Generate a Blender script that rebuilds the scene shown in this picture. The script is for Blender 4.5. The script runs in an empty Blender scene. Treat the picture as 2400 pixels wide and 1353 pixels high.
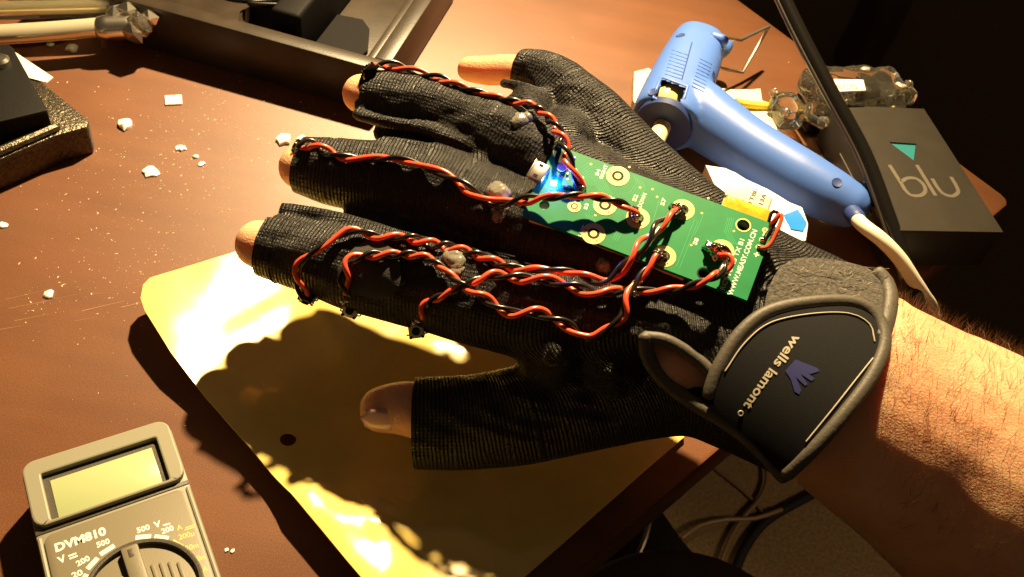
import bpy, bmesh, math, random
from mathutils import Vector, Matrix, noise
from mathutils.bvhtree import BVHTree
from mathutils.geometry import delaunay_2d_cdt
random.seed(7)
S = 0.001                      # every length below is in millimetres
scene = bpy.context.scene
COL = scene.collection

# ------------------------------------------------------------------ camera
PW, PH, FPX = 2400.0, 1353.0, 2200.0
PITCH, ROLL, CAMH = math.radians(47.3), math.radians(11.3), 302.0
FW = Vector((0, math.cos(PITCH), -math.sin(PITCH)))
UP0 = Vector((0, math.sin(PITCH), math.cos(PITCH)))
RIGHT = Vector((1, 0, 0)) * math.cos(ROLL) + UP0 * math.sin(ROLL)
UPV = Vector((-1, 0, 0)) * math.sin(ROLL) + UP0 * math.cos(ROLL)
CAM = Vector((0, 0, CAMH))
cam = bpy.data.cameras.new('camera')
cam.sensor_width = 36.0
cam.lens = 36.0 * FPX / PW
cam.clip_start, cam.clip_end = 0.01, 30
cam.dof.use_dof = True
cam.dof.focus_distance = 0.33
cam.dof.aperture_fstop = 36.0
cam_o = bpy.data.objects.new('camera', cam)
COL.objects.link(cam_o)
m3 = Matrix((RIGHT, UPV, -FW)).transposed()
cam_o.matrix_world = Matrix.Translation(CAM * S) @ m3.to_4x4()
scene.camera = cam_o

# ------------------------------------------------------------------ world, lamps, exposure
w = bpy.data.worlds.new('World'); scene.world = w; w.use_nodes = True
w.node_tree.nodes['Background'].inputs[0].default_value = (1.0, 0.66, 0.38, 1)
w.node_tree.nodes['Background'].inputs[1].default_value = 0.048

def spot(name, loc, aim, energy, size, blend, radius, color):
    l = bpy.data.lights.new(name, 'SPOT')
    l.energy, l.spot_size, l.spot_blend, l.shadow_soft_size, l.color = energy, math.radians(size), blend, radius * S, color
    o = bpy.data.objects.new(name, l); COL.objects.link(o)
    o.location = Vector(loc) * S
    o.rotation_euler = (Vector(aim) - Vector(loc)).to_track_quat('-Z', 'Y').to_euler()
    return o
spot('desk_lamp_light', (0, 740, 680), (-40, 310, 0), 124.0, 60, 0.95, 15, (1.0, 0.74, 0.38))
spot('carpet_fill_light', (640, 300, -80), (300, 640, -640), 7.0, 70, 0.9, 60, (1.0, 0.72, 0.40))  # unseen fill light, added below desk level to brighten the carpet
vs = scene.view_settings
vs.view_transform, vs.look, vs.exposure, vs.gamma = 'Standard', 'None', 0.0, 1.0
vs.use_curve_mapping = False
scene.cycles.use_denoising = True
scene.cycles.max_bounces = 10
scene.cycles.transparent_max_bounces = 12
scene.cycles.sample_clamp_indirect = 4.0

# ------------------------------------------------------------------ helpers: points
def rayd(u, v):
    return FW + RIGHT * ((u - PW / 2) / FPX) + UPV * (-(v - PH / 2) / FPX)
def U(u, v, D):                # a point D mm in front of the camera plane
    return CAM + rayd(u, v) * D
def G(u, v, z=0.0):            # a point on the level z
    d = rayd(u, v)
    return CAM + d * ((z - CAMH) / d.z)

class Frame:
    def __init__(s, o, ex, ey):
        s.o = Vector(o); s.x = Vector(ex).normalized()
        s.z = s.x.cross(Vector(ey)).normalized(); s.y = s.z.cross(s.x)
    def p(s, x, y, z=0.0): return s.o + s.x * x + s.y * y + s.z * z
    def loc(s, P):
        d = P - s.o; return (d.dot(s.x), d.dot(s.y), d.dot(s.z))
    def px(s, u, v, z=0.0):    # meet of a sight line with the frame's plane
        d = rayd(u, v); o = s.o + s.z * z
        P = CAM + d * ((o - CAM).dot(s.z) / d.dot(s.z))
        return s.loc(P)[:2]
WORLD = Frame((0, 0, 0), (1, 0, 0), (0, 1, 0))

def spline(pts, step=2.0):
    pts = [Vector(p) for p in pts]
    if len(pts) < 3:
        return [pts[0].lerp(pts[1], k / 8) for k in range(9)]
    P = [pts[0] * 2 - pts[1]] + pts + [pts[-1] * 2 - pts[-2]]
    out = []
    for i in range(1, len(P) - 2):
        a, b, c, d = P[i - 1:i + 3]
        n = max(2, int((c - b).length / step))
        for k in range(n):
            t = k / n
            out.append(0.5 * ((2 * b) + (c - a) * t + (2 * a - 5 * b + 4 * c - d) * t * t + (3 * b - a - 3 * c + d) * t ** 3))
    out.append(pts[-1])
    return out

# ------------------------------------------------------------------ helpers: meshes
class MB:
    def __init__(s): s.v = []; s.f = []
    def add(s, vs_, fs):
        n = len(s.v); s.v += [Vector(a) for a in vs_]; s.f += [tuple(i + n for i in f) for f in fs]
        return s
    def tube(s, path, r, n=10, cap=True, round_end=False, depth=None):
        path = [Vector(p) for p in path]; m = len(path)
        R = r if isinstance(r, (list, tuple)) else [r] * m
        Dp = depth if depth else R
        rings = []; prev = None
        for i in range(m):
            t = (path[min(i + 1, m - 1)] - path[max(i - 1, 0)]).normalized()
            if depth:
                side = t.cross(FW).normalized(); nn = side.cross(t)
            else:
                if prev is None:
                    a = Vector((0, 0, 1)) if abs(t.z) < .9 else Vector((1, 0, 0))
                    side = t.cross(a).normalized()
                else:
                    side = (prev - t * prev.dot(t)).normalized()
                prev = side; nn = side.cross(t)
            rings.append((path[i], t, side, nn, R[i], Dp[i]))
        if round_end:
            def dome(rg, sg):
                o, t, a, b, r1, r2 = rg; q = []
                for k in (1, 2, 3):
                    an = k * math.pi / 2 / 3.2
                    q.append((o + t * sg * min(r1, r2) * math.sin(an), t, a, b, r1 * math.cos(an), r2 * math.cos(an)))
                return q
            if round_end in (True, 'both', 'start'): rings = dome(rings[0], -1)[::-1] + rings
            if round_end in (True, 'both', 'end'): rings = rings + dome(rings[-1], 1)
        vs_ = []; fs = []
        for o, t, a, b, r1, r2 in rings:
            for k in range(n):
                an = 2 * math.pi * k / n
                vs_.append(o + a * (r1 * math.cos(an)) + b * (r2 * math.sin(an)))
        for i in range(len(rings) - 1):
            for k in range(n):
                k2 = (k + 1) % n
                fs.append((i * n + k, i * n + k2, (i + 1) * n + k2, (i + 1) * n + k))
        if cap:
            fs.append(tuple(range(n))[::-1]); fs.append(tuple((len(rings) - 1) * n + k for k in range(n)))
        return s.add(vs_, fs)
    def box(s, F, x0, x1, y0, y1, z0, z1, bev=0.0, seg=2):
        bm = bmesh.new(); bmesh.ops.create_cube(bm, size=1)
        for v in bm.verts:
            v.co = Vector(((x0 + x1) / 2 + v.co.x * (x1 - x0), (y0 + y1) / 2 + v.co.y * (y1 - y0), (z0 + z1) / 2 + v.co.z * (z1 - z0)))
        if bev:
            bmesh.ops.bevel(bm, geom=bm.edges[:], offset=bev, segments=seg, profile=.5, affect='EDGES', clamp_overlap=True)
        bm.verts.index_update()
        s.add([F.p(*v.co) for v in bm.verts], [tuple(v.index for v in f.verts) for f in bm.faces]); bm.free()
        return s
    def prism(s, F, poly, z0, z1, bev=0.0):
        bm = bmesh.new()
        vs_ = [bm.verts.new((x, y, z0)) for x, y in poly]
        f = bm.faces.new(vs_); bm.normal_update()
        r = bmesh.ops.extrude_face_region(bm, geom=[f])
        for g in r['geom']:
            if isinstance(g, bmesh.types.BMVert): g.co.z = z1
        bmesh.ops.recalc_face_normals(bm, faces=bm.faces[:])
        if bev:
            bmesh.ops.bevel(bm, geom=bm.edges[:], offset=bev, segments=2, profile=.5, affect='EDGES', clamp_overlap=True)
        bm.verts.index_update()
        s.add([F.p(*v.co) for v in bm.verts], [tuple(v.index for v in f.verts) for f in bm.faces]); bm.free()
        return s
    def lathe(s, F, x, y, prof, n=24, a0=0.0, a1=2 * math.pi):
        full = abs(a1 - a0 - 2 * math.pi) < 1e-6; m = n if full else n + 1
        vs_ = []; fs = []
        for r, z in prof:
            for k in range(m):
                an = a0 + (a1 - a0) * k / n
                vs_.append(F.p(x + r * math.cos(an), y + r * math.sin(an), z))
        for i in range(len(prof) - 1):
            for k in range(n):
                k2 = (k + 1) % m
                fs.append((i * m + k, i * m + k2, (i + 1) * m + k2, (i + 1) * m + k))
        return s.add(vs_, fs)
    def blob(s, c, r, F=WORLD, jit=0.0, sub=2, seed=0):
        bm = bmesh.new(); bmesh.ops.create_icosphere(bm, subdivisions=sub, radius=1)
        r = r if isinstance(r, (list, tuple)) else (r, r, r)
        c = Vector(c); vs_ = []
        for v in bm.verts:
            k = 1 + jit * noise.noise(v.co * 1.7 + Vector((seed * 3.1, seed, 0)))
            vs_.append(c + F.x * (v.co.x * r[0] * k) + F.y * (v.co.y * r[1] * k) + F.z * (v.co.z * r[2] * k))
        bm.verts.index_update()
        s.add(vs_, [tuple(v.index for v in f.verts) for f in bm.faces]); bm.free()
        return s

MATS = {}
def link(name, me, parent=None, smooth=False):
    o = bpy.data.objects.new(name, me); COL.objects.link(o)
    if parent is not None: o.parent = parent
    if smooth:
        for p in me.polygons: p.use_smooth = True
        if smooth != 'all': me.set_sharp_from_angle(angle=math.radians(38 if smooth is True else smooth))
    return o
def mk(name, mb, mat, parent=None, smooth=True, origin=None):
    """one mesh object; a top-level one stands on its own origin"""
    par = Vector((0, 0, 0))
    if parent is not None:
        q = parent
        while q is not None: par = par + Vector(q['_o']); q = q.parent
    if origin is None:
        origin = Vector((0, 0, 0))
        if parent is None:
            for v in mb.v: origin += v
            origin /= max(1, len(mb.v))
        else: origin = par
    origin = Vector(origin)
    me = bpy.data.meshes.new(name)
    me.from_pydata([(v - origin) * S for v in mb.v], [], mb.f); me.update()
    bm = bmesh.new(); bm.from_mesh(me)
    bmesh.ops.recalc_face_normals(bm, faces=bm.faces[:]); bm.to_mesh(me); bm.free()
    me.materials.append(MATS[mat])
    o = link(name, me, parent, smooth)
    o.location = (Vector(origin) - par) * S
    o['_o'] = list(Vector(origin) - par)
    return o
def thing(name, label, cat, at, group=None):
    o = bpy.data.objects.new(name, None); COL.objects.link(o)
    o.empty_display_size = .005
    o.location = Vector(at) * S; o['_o'] = list(Vector(at))
    return tag(o, label, cat, group)
def tag(o, label=None, cat=None, group=None, kind=None):
    if label: o['label'] = label
    if cat: o['category'] = cat
    if group: o['group'] = group
    if kind: o['kind'] = kind
    return o

def evalmesh(me, mods):
    o = bpy.data.objects.new('tmp', me); COL.objects.link(o)
    for t, kw in mods:
        m = o.modifiers.new(t, t)
        for k, v in kw.items(): setattr(m, k, v)
    dg = bpy.context.evaluated_depsgraph_get(); dg.update()
    r = bpy.data.meshes.new_from_object(o.evaluated_get(dg), depsgraph=dg)
    bpy.data.objects.remove(o)
    return r
def remesh(mb, voxel, it=6, fac=.5):
    me = bpy.data.meshes.new('t'); me.from_pydata([v * S for v in mb.v], [], mb.f); me.update()
    bm = bmesh.new(); bm.from_mesh(me); bmesh.ops.recalc_face_normals(bm, faces=bm.faces[:]); bm.to_mesh(me); bm.free()
    r = evalmesh(me, [('REMESH', dict(mode='VOXEL', voxel_size=voxel * S)), ('SMOOTH', dict(factor=fac, iterations=it))])
    out = MB(); out.v = [v.co / S for v in r.vertices]; out.f = [tuple(p.vertices) for p in r.polygons]
    return out
def text2d(body, size=1.0, bold=0.0, spacing=1.0):
    """flat lettering: vertices with x along the line, height = size"""
    c = bpy.data.curves.new('t', 'FONT'); c.body = body; c.size = 1.0; c.resolution_u = 3
    c.offset = bold; c.space_character = spacing
    o = bpy.data.objects.new('t', c); COL.objects.link(o)
    dg = bpy.context.evaluated_depsgraph_get(); dg.update()
    me = bpy.data.meshes.new_from_object(o.evaluated_get(dg), depsgraph=dg)
    bpy.data.objects.remove(o)
    k = size / 0.73
    return [(v.co.x * k, v.co.y * k) for v in me.vertices], [tuple(p.vertices) for p in me.polygons]
def text_on(mb, body, fn, size, bold=0.0, spacing=1.0, fit=None, center=False):
    vs_, fs = text2d(body, size, bold, spacing)
    if not vs_: return mb
    x0 = min(a for a, b in vs_); x1 = max(a for a, b in vs_)
    kx = fit / (x1 - x0) if fit else 1.0
    off = -(x1 - x0) * kx / 2 if center else 0
    return mb.add([fn((a - x0) * kx + off, b) for a, b in vs_], fs)
def frame_text(mb, F, body, u0, v0, u1, v1, size, z, bold=0.0):
    """lettering in the plane of F whose base line runs from one sighted point to another"""
    a = Vector(F.px(u0, v0, z)); b = Vector(F.px(u1, v1, z)); d = (b - a); L = d.length; d.normalize(); n = Vector((-d.y, d.x))
    return text_on(mb, body, lambda x, y: F.p(*(a + d * x + n * y), z), size, bold, fit=L)

def cdt(outline, spacing, holes=()):
    """triangulate an outline (2-D) with inner points; returns points, triangles, rim loops"""
    vs_ = []; ed = []
    loops = [outline] + list(holes); rims = []
    for lp in loops:
        n0 = len(vs_); dens = []
        for i in range(len(lp)):
            a = Vector(lp[i]); b = Vector(lp[(i + 1) % len(lp)]); n = max(1, int((b - a).length / spacing))
            dens += [a.lerp(b, k / n) for k in range(n)]
        vs_ += dens; m = len(dens); ed += [(n0 + i, n0 + (i + 1) % m) for i in range(m)]
        rims.append(dens)
    def inside(p, lp):
        c = False; j = len(lp) - 1
        for i in range(len(lp)):
            if (lp[i][1] > p[1]) != (lp[j][1] > p[1]) and p[0] < (lp[j][0] - lp[i][0]) * (p[1] - lp[i][1]) / (lp[j][1] - lp[i][1]) + lp[i][0]: c = not c
            j = i
        return c
    xs = [a[0] for a in outline]; ys = [a[1] for a in outline]
    y = min(ys) + spacing * .5; row = 0
    while y < max(ys):
        x = min(xs) + spacing * (.5 if row % 2 else 0.02)
        while x < max(xs):
            if inside((x, y), rims[0]) and not any(inside((x, y), h) for h in rims[1:]):
                if min((Vector((x, y)) - q).length for rm in rims for q in rm) > spacing * .45: vs_.append(Vector((x, y)))
            x += spacing
        y += spacing * .87; row += 1
    r = delaunay_2d_cdt([Vector(a[:2]) for a in vs_], ed, [], 0, 1e-5)
    P, T = r[0], r[2]
    T = [t for t in T if inside(sum((P[i] for i in t), Vector((0, 0))) / len(t), rims[0]) and not any(inside(sum((P[i] for i in t), Vector((0, 0))) / len(t), h) for h in rims[1:])]
    return P, T, inside
def sheet(mb, P, T, top, bottom):
    """a closed slab between two height maps over triangulated points"""
    n = len(P)
    e = {}
    for t in T:
        for i in range(3):
            a, b = t[i], t[(i + 1) % 3]; e[(a, b)] = 1
    fs = [tuple(t) for t in T] + [tuple(i + n for i in t[::-1]) for t in T]
    for (a, b) in e:
        if (b, a) not in e: fs.append((b, a, a + n, b + n))
    return mb.add([top(p) for p in P] + [bottom(p) for p in P], fs)

# ------------------------------------------------------------------ materials
def mat(name, col, rough=.5, metal=0.0, spec=.5, bump=0.0, bscale=800, var=0.0, vscale=300, trans=0.0, ior=1.45, sheen=0.0, coat=0.0, sss=0.0, emit=None, es=0.0, alpha=1.0, col2=None, sscale=.004):
    m = bpy.data.materials.new(name); m.use_nodes = True; nt = m.node_tree; b = nt.nodes['Principled BSDF']; L = nt.links
    I = b.inputs
    I['Base Color'].default_value = (*col, 1); I['Roughness'].default_value = rough; I['Metallic'].default_value = metal
    I['Specular IOR Level'].default_value = spec; I['Transmission Weight'].default_value = trans; I['IOR'].default_value = ior
    I['Sheen Weight'].default_value = sheen; I['Coat Weight'].default_value = coat; I['Alpha'].default_value = alpha
    if sss:
        I['Subsurface Weight'].default_value = sss; I['Subsurface Radius'].default_value = (1, .35, .15); I['Subsurface Scale'].default_value = sscale
    if emit: I['Emission Color'].default_value = (*emit, 1); I['Emission Strength'].default_value = es
    tc = nt.nodes.new('ShaderNodeTexCoord')
    def nz(scale, detail=4, r=.6):
        n = nt.nodes.new('ShaderNodeTexNoise'); n.inputs['Scale'].default_value = scale; n.inputs['Detail'].default_value = detail; n.inputs['Roughness'].default_value = r
        L.new(tc.outputs['Object'], n.inputs['Vector']); return n
    if var or col2:
        n = nz(vscale); cr = nt.nodes.new('ShaderNodeValToRGB')
        c2 = col2 if col2 else tuple(min(1, c * (1 + var)) for c in col)
        c1 = col if col2 else tuple(c * (1 - var) for c in col)
        cr.color_ramp.elements[0].color = (*c1, 1); cr.color_ramp.elements[1].color = (*c2, 1)
        cr.color_ramp.elements[0].position = .32; cr.color_ramp.elements[1].position = .68
        L.new(n.outputs['Fac'], cr.inputs['Fac']); L.new(cr.outputs['Color'], I['Base Color'])
    if bump:
        n = nz(bscale, 3); bp = nt.nodes.new('ShaderNodeBump'); bp.inputs['Strength'].default_value = bump; bp.inputs['Distance'].default_value = .0006
        L.new(n.outputs['Fac'], bp.inputs['Height']); L.new(bp.outputs['Normal'], I['Normal'])
    MATS[name] = m
    return m

def desk_material():
    m = mat('desk_laminate', (.12, .045, .02), .42, spec=.5); nt = m.node_tree; L = nt.links; b = nt.nodes['Principled BSDF']
    tc = nt.nodes.new('ShaderNodeTexCoord'); mp = nt.nodes.new('ShaderNodeMapping'); L.new(tc.outputs['Object'], mp.inputs[0])
    mp.inputs['Rotation'].default_value = (0, 0, math.radians(-15)); mp.inputs['Scale'].default_value = (10, 60, 20)
    n = nt.nodes.new('ShaderNodeTexNoise'); n.inputs['Scale'].default_value = 1.0; n.inputs['Detail'].default_value = 6; L.new(mp.outputs[0], n.inputs['Vector'])
    cr = nt.nodes.new('ShaderNodeValToRGB'); e = cr.color_ramp.elements
    e[0].position, e[0].color = .3, (.130, .047, .018, 1); e[1].position, e[1].color = .72, (.165, .061, .023, 1)
    L.new(n.outputs['Fac'], cr.inputs['Fac'])
    ng = nt.nodes.new('ShaderNodeTexNoise'); ng.inputs['Scale'].default_value = 1900; ng.inputs['Detail'].default_value = 3; ng.inputs['Roughness'].default_value = .8; L.new(tc.outputs['Object'], ng.inputs['Vector'])
    nr = nt.nodes.new('ShaderNodeMapRange'); nr.inputs['From Min'].default_value = .3; nr.inputs['From Max'].default_value = .7; nr.inputs['To Min'].default_value = .55; nr.inputs['To Max'].default_value = 1.4; L.new(ng.outputs['Fac'], nr.inputs['Value'])
    ns = nt.nodes.new('ShaderNodeTexNoise'); ns.inputs['Scale'].default_value = 16; ns.inputs['Detail'].default_value = 5; L.new(tc.outputs['Object'], ns.inputs['Vector'])
    nq = nt.nodes.new('ShaderNodeMapRange'); nq.inputs['To Min'].default_value = .75; nq.inputs['To Max'].default_value = 1.25; L.new(ns.outputs['Fac'], nq.inputs['Value'])
    mm = nt.nodes.new('ShaderNodeMath'); mm.operation = 'MULTIPLY'; L.new(nr.outputs[0], mm.inputs[0]); L.new(nq.outputs[0], mm.inputs[1])
    vm = nt.nodes.new('ShaderNodeVectorMath'); vm.operation = 'SCALE'; L.new(cr.outputs['Color'], vm.inputs[0]); L.new(mm.outputs[0], vm.inputs['Scale']); L.new(vm.outputs[0], b.inputs['Base Color'])
    n2 = nt.nodes.new('ShaderNodeTexNoise'); n2.inputs['Scale'].default_value = 3600; n2.inputs['Detail'].default_value = 2; L.new(tc.outputs['Object'], n2.inputs['Vector'])
    n3 = nt.nodes.new('ShaderNodeTexNoise'); n3.inputs['Scale'].default_value = 25; n3.inputs['Detail'].default_value = 5; L.new(tc.outputs['Object'], n3.inputs['Vector'])
    mr = nt.nodes.new('ShaderNodeMapRange'); mr.inputs['To Min'].default_value = .36; mr.inputs['To Max'].default_value = .52; L.new(n3.outputs['Fac'], mr.inputs['Value']); L.new(mr.outputs[0], b.inputs['Roughness'])
    ad = nt.nodes.new('ShaderNodeMath'); ad.operation = 'MULTIPLY_ADD'; ad.inputs[1].default_value = .5; L.new(n.outputs['Fac'], ad.inputs[0]); L.new(n2.outputs['Fac'], ad.inputs[2])
    bp = nt.nodes.new('ShaderNodeBump'); bp.inputs['Strength'].default_value = .22; bp.inputs['Distance'].default_value = .0002
    L.new(ad.outputs[0], bp.inputs['Height']); L.new(bp.outputs['Normal'], b.inputs['Normal'])
desk_material()

def knit_material():
    m = mat('black_knit', (.02, .016, .013), .55, spec=.5, sheen=.03); nt = m.node_tree; L = nt.links; b = nt.nodes['Principled BSDF']
    def attr(n):
        a = nt.nodes.new('ShaderNodeAttribute'); a.attribute_name = n; return a.outputs['Fac']
    def mth(op, a, b_=None, c=None):
        n = nt.nodes.new('ShaderNodeMath'); n.operation = op
        for i, x in enumerate((a, b_, c)):
            if x is None: continue
            if isinstance(x, (int, float)): n.inputs[i].default_value = x
            else: L.new(x, n.inputs[i])
        return n.outputs[0]
    tc = nt.nodes.new('ShaderNodeTexCoord')
    nz = nt.nodes.new('ShaderNodeTexNoise'); nz.inputs['Scale'].default_value = 90; L.new(tc.outputs['Object'], nz.inputs['Vector'])
    wob = mth('MULTIPLY', nz.outputs['Fac'], 1.2)
    al = mth('ADD', attr('along'), wob)
    rib = mth('SINE', mth('MULTIPLY', al, 2 * math.pi / 1.35))
    cross = mth('SINE', mth('ADD', mth('MULTIPLY', attr('across'), 2 * math.pi / 1.25), mth('MULTIPLY', rib, .6)))
    h = mth('MULTIPLY_ADD', cross, .13, mth('MULTIPLY', rib, .55))
    n2 = nt.nodes.new('ShaderNodeTexNoise'); n2.inputs['Scale'].default_value = 1600; n2.inputs['Detail'].default_value = 2; L.new(tc.outputs['Object'], n2.inputs['Vector'])
    h = mth('MULTIPLY_ADD', n2.outputs['Fac'], 1.1, h)
    bp = nt.nodes.new('ShaderNodeBump'); bp.inputs['Strength'].default_value = .9; bp.inputs['Distance'].default_value = .00042
    L.new(h, bp.inputs['Height']); L.new(bp.outputs['Normal'], b.inputs['Normal'])
    mr = nt.nodes.new('ShaderNodeMapRange'); mr.inputs['From Min'].default_value = -.6; mr.inputs['From Max'].default_value = 1.3
    L.new(h, mr.inputs['Value'])
    mx = nt.nodes.new('ShaderNodeMix'); mx.data_type = 'RGBA'; mx.inputs[6].default_value = (.0025, .002, .0015, 1); mx.inputs[7].default_value = (.0105, .007, .0042, 1)
    L.new(mr.outputs[0], mx.inputs[0]); L.new(mx.outputs[2], b.inputs['Base Color'])
    # glittering yarn: tighter gloss on some stitches
    n3 = nt.nodes.new('ShaderNodeTexNoise'); n3.inputs['Scale'].default_value = 900; L.new(tc.outputs['Object'], n3.inputs['Vector'])
    m2 = nt.nodes.new('ShaderNodeMapRange'); m2.inputs['From Min'].default_value = .4; m2.inputs['From Max'].default_value = .66; m2.inputs['To Min'].default_value = .62; m2.inputs['To Max'].default_value = .26
    L.new(n3.outputs['Fac'], m2.inputs['Value']); L.new(m2.outputs[0], b.inputs['Roughness'])
knit_material()

def skin_material():
    m = mat('skin', (.7, .4, .24),   .42, spec=.45, sss=.6, sscale=.006); nt = m.node_tree; L = nt.links; b = nt.nodes['Principled BSDF']
    tc = nt.nodes.new('ShaderNodeTexCoord')
    n = nt.nodes.new('ShaderNodeTexNoise'); n.inputs['Scale'].default_value = 55; n.inputs['Detail'].default_value = 6; L.new(tc.outputs['Object'], n.inputs['Vector'])
    cr = nt.nodes.new('ShaderNodeValToRGB'); e = cr.color_ramp.elements
    e[0].position, e[0].color = .3, (.74, .36, .20, 1); e[1].position, e[1].color = .7, (.84, .50, .29, 1)
    L.new(n.outputs['Fac'], cr.inputs['Fac']); L.new(cr.outputs['Color'], b.inputs['Base Color'])
    v = nt.nodes.new('ShaderNodeTexVoronoi'); v.inputs['Scale'].default_value = 900; v.feature = 'DISTANCE_TO_EDGE'; L.new(tc.outputs['Object'], v.inputs['Vector'])
    n2 = nt.nodes.new('ShaderNodeTexNoise'); n2.inputs['Scale'].default_value = 420; n2.inputs['Detail'].default_value = 4; L.new(tc.outputs['Object'], n2.inputs['Vector'])
    ad = nt.nodes.new('ShaderNodeMath'); ad.operation = 'ADD'; L.new(v.outputs['Distance'], ad.inputs[0]); L.new(n2.outputs['Fac'], ad.inputs[1])
    bp = nt.nodes.new('ShaderNodeBump'); bp.inputs['Strength'].default_value = .55; bp.inputs['Distance'].default_value = .0004
    L.new(ad.outputs[0], bp.inputs['Height']); L.new(bp.outputs['Normal'], b.inputs['Normal'])
skin_material()

mat('nail', (.80, .50, .40), .22, spec=.6, coat=.4)
mat('hair_dark', (.16, .075, .03), .45)
mat('carpet', (.11, .072, .036), .95, spec=.1, bump=1.0, bscale=330, var=.3, vscale=260)
mat('amber_plastic', (.86, .63, .17), .2, spec=.9, coat=.7, bump=.9, bscale=24, var=.10, vscale=30)
mat('black_plastic', (.030, .020, .012), .4, bump=.12, bscale=900, var=.3, vscale=60)
mat('black_gloss', (.008, .007, .006), .2)
mat('black_matte', (.006, .005, .0045), .65, spec=.15, bump=.2, bscale=900)
mat('dark_wood', (.05, .018, .009), .5)
mat('meter_grey', (.235, .22, .16), .5, bump=.07, bscale=1400)
mat('meter_panel', (.17, .145, .095), .48, bump=.07, bscale=1400)
mat('meter_dark', (.06, .05, .035), .5, bump=.2, bscale=1400)
mat('lcd', (.38, .43, .22), .28, spec=.6)
mat('print_white', (.85, .83, .74), .5)
mat('print_yellow', (.62, .55, .16), .5)
mat('gun_blue', (.075, .17, .56), .42, spec=.5, bump=.10, bscale=1500)
mat('gun_blue_dark', (.025, .05, .20), .5)
mat('glue_stick', (.82, .72, .42), .35, spec=.5, sss=.2)
mat('nozzle_yellow', (.85, .66, .22), .4)
mat('steel', (.74, .68, .57), .32, metal=1.0)
mat('bright_steel', (.90, .84, .72), .25, metal=1.0)
mat('brass_glint', (1.0, .90, .66), .16, metal=.6, spec=.9)
mat('usb_metal', (.50, .42, .40), .3, metal=.9)
mat('tarnish', (.33, .27, .20), .35, metal=1.0, bump=.3, bscale=900)
mat('cast_iron', (.085, .07, .05), .32, metal=.7, bump=1.0, bscale=620, var=.5, vscale=700)
mat('pcb_green', (.003, .20, .058), .4, spec=.4, var=.10, vscale=120)
mat('pcb_trace', (.04, .36, .15), .36, spec=.5)
mat('pcb_edge', (.30, .36, .17), .6)
mat('pad_gold', (.62, .52, .19), .42, metal=.3)
mat('pad_ring', (.006, .022, .012), .6, spec=.2)
mat('foam', (.72, .52, .42), .8, bump=.3, bscale=900)
mat('solder', (.62, .56, .48), .16, metal=1.0, bump=.5, bscale=520)
mat('flux', (.06, .04, .025), .2, bump=.6, bscale=500)
mat('wire_red', (.92, .10, .045), .25, spec=.6)
mat('wire_black', (.014, .011, .010), .24, spec=.6)
mat('hot_glue', (.86, .80, .66), .14, trans=.8, ior=1.45, bump=.3, bscale=420)
mat('kapton', (.90, .55, .05), .10, spec=.8, bump=.8, bscale=160, col2=(.55, .30, .02), vscale=210)
mat('cell_white', (.74, .66, .52), .35, bump=.3, bscale=150)
mat('print_black', (.02, .018, .016), .5)
mat('led_blue', (.3, .5, 1.0), .2, emit=(.0, .03, 1.0), es=700.0)
mat('led_lens', (.5, .8, 1.0), .2, emit=(.30, .62, 1.0), es=160.0)
mat('trim_grey', (.085, .072, .055), .55, bump=.25, bscale=900)
mat('neoprene', (.0035, .003, .003), .6, spec=.22, bump=.2, bscale=3500)
mat('velcro', (.05, .04, .028), .7, bump=1.0, bscale=700, var=.85, vscale=800, sheen=.3)
mat('strap_print', (.66, .58, .44), .3, metal=.3)
mat('logo_blue', (.012, .015, .11), .55)
mat('thread', (.42, .36, .26), .6)
mat('fuzz', (.05, .036, .024), .5)
mat('lint', (.6, .52, .4), .7)
mat('box_grey', (.026, .021, .0145), .55, spec=.25, bump=.15, bscale=1200, var=.12, vscale=60)
mat('box_side', (.018, .015, .013), .5)
mat('blu_print', (.12, .10, .075), .45)
mat('teal', (.008, .16, .18), .5)
mat('clear_amber', (.97, .92, .74), .03, trans=.98, ior=1.47)
mat('clear_plastic', (.98, .95, .86), .04, trans=.95, ior=1.5)
mat('paper', (.86, .83, .72), .7, bump=.2, bscale=300)
mat('sponge', (.86, .80, .46), .9, bump=.7, bscale=420)
mat('sponge_edge', (.80, .62, .06), .9, bump=.6, bscale=420)
mat('pouch_white', (.80, .80, .84), .2, bump=.9, bscale=110)
mat('pouch_blue', (.02, .20, .62), .25, bump=.4, bscale=110)
mat('cord_white', (.78, .74, .58), .4)
mat('glue_chip', (.96, .94, .88), .3, spec=.6, sss=.5)
mat('dust', (.75, .56, .36), .5)
mat('brown_cable', (.10, .055, .02), .5)
mat('reflection_red', (.30, .04, .02), .35)

# ================================================================== the setting
DT = 22.0                                                   # desk thickness
e1a, e1b = G(1735, 0), G(2300, 416)
e2a, e2b = G(1339, 1353), G(1681, 1062)
def meet(a, b, c, d):
    r, q = b - a, d - c; t = ((c - a).cross(q)).z / (r.cross(q)).z
    return a + r * t
corner = meet(e1a, e1b, e2a, e2b)
d1 = (e1a - corner).normalized(); d2 = (e2a - corner).normalized()
far = corner + d1 * 1700; near = corner + d2 * 900
dp = [corner + d1 * 6 + d2 * .4, corner + d1 * 1.8 + d2 * 1.8, corner + d1 * .4 + d2 * 6, near, near + d1 * 700 + Vector((-500, 0, 0)), far + d2 * 900 + Vector((-600, 100, 0)), far]
desk = mk('desk', MB().prism(WORLD, [(p.x, p.y) for p in dp], -DT, 0, bev=2.2), 'desk_laminate', smooth=True, origin=(0, 0, 0))
tag(desk, kind='structure')
fl = MB().add([(-2500, -2500, -640), (3000, -2500, -640), (3000, 5000, -640), (-2500, 5000, -640)], [(0, 1, 2, 3)])
tag(mk('carpet_floor', fl, 'carpet', smooth=False, origin=(0, 0, -640)), kind='structure')

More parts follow.
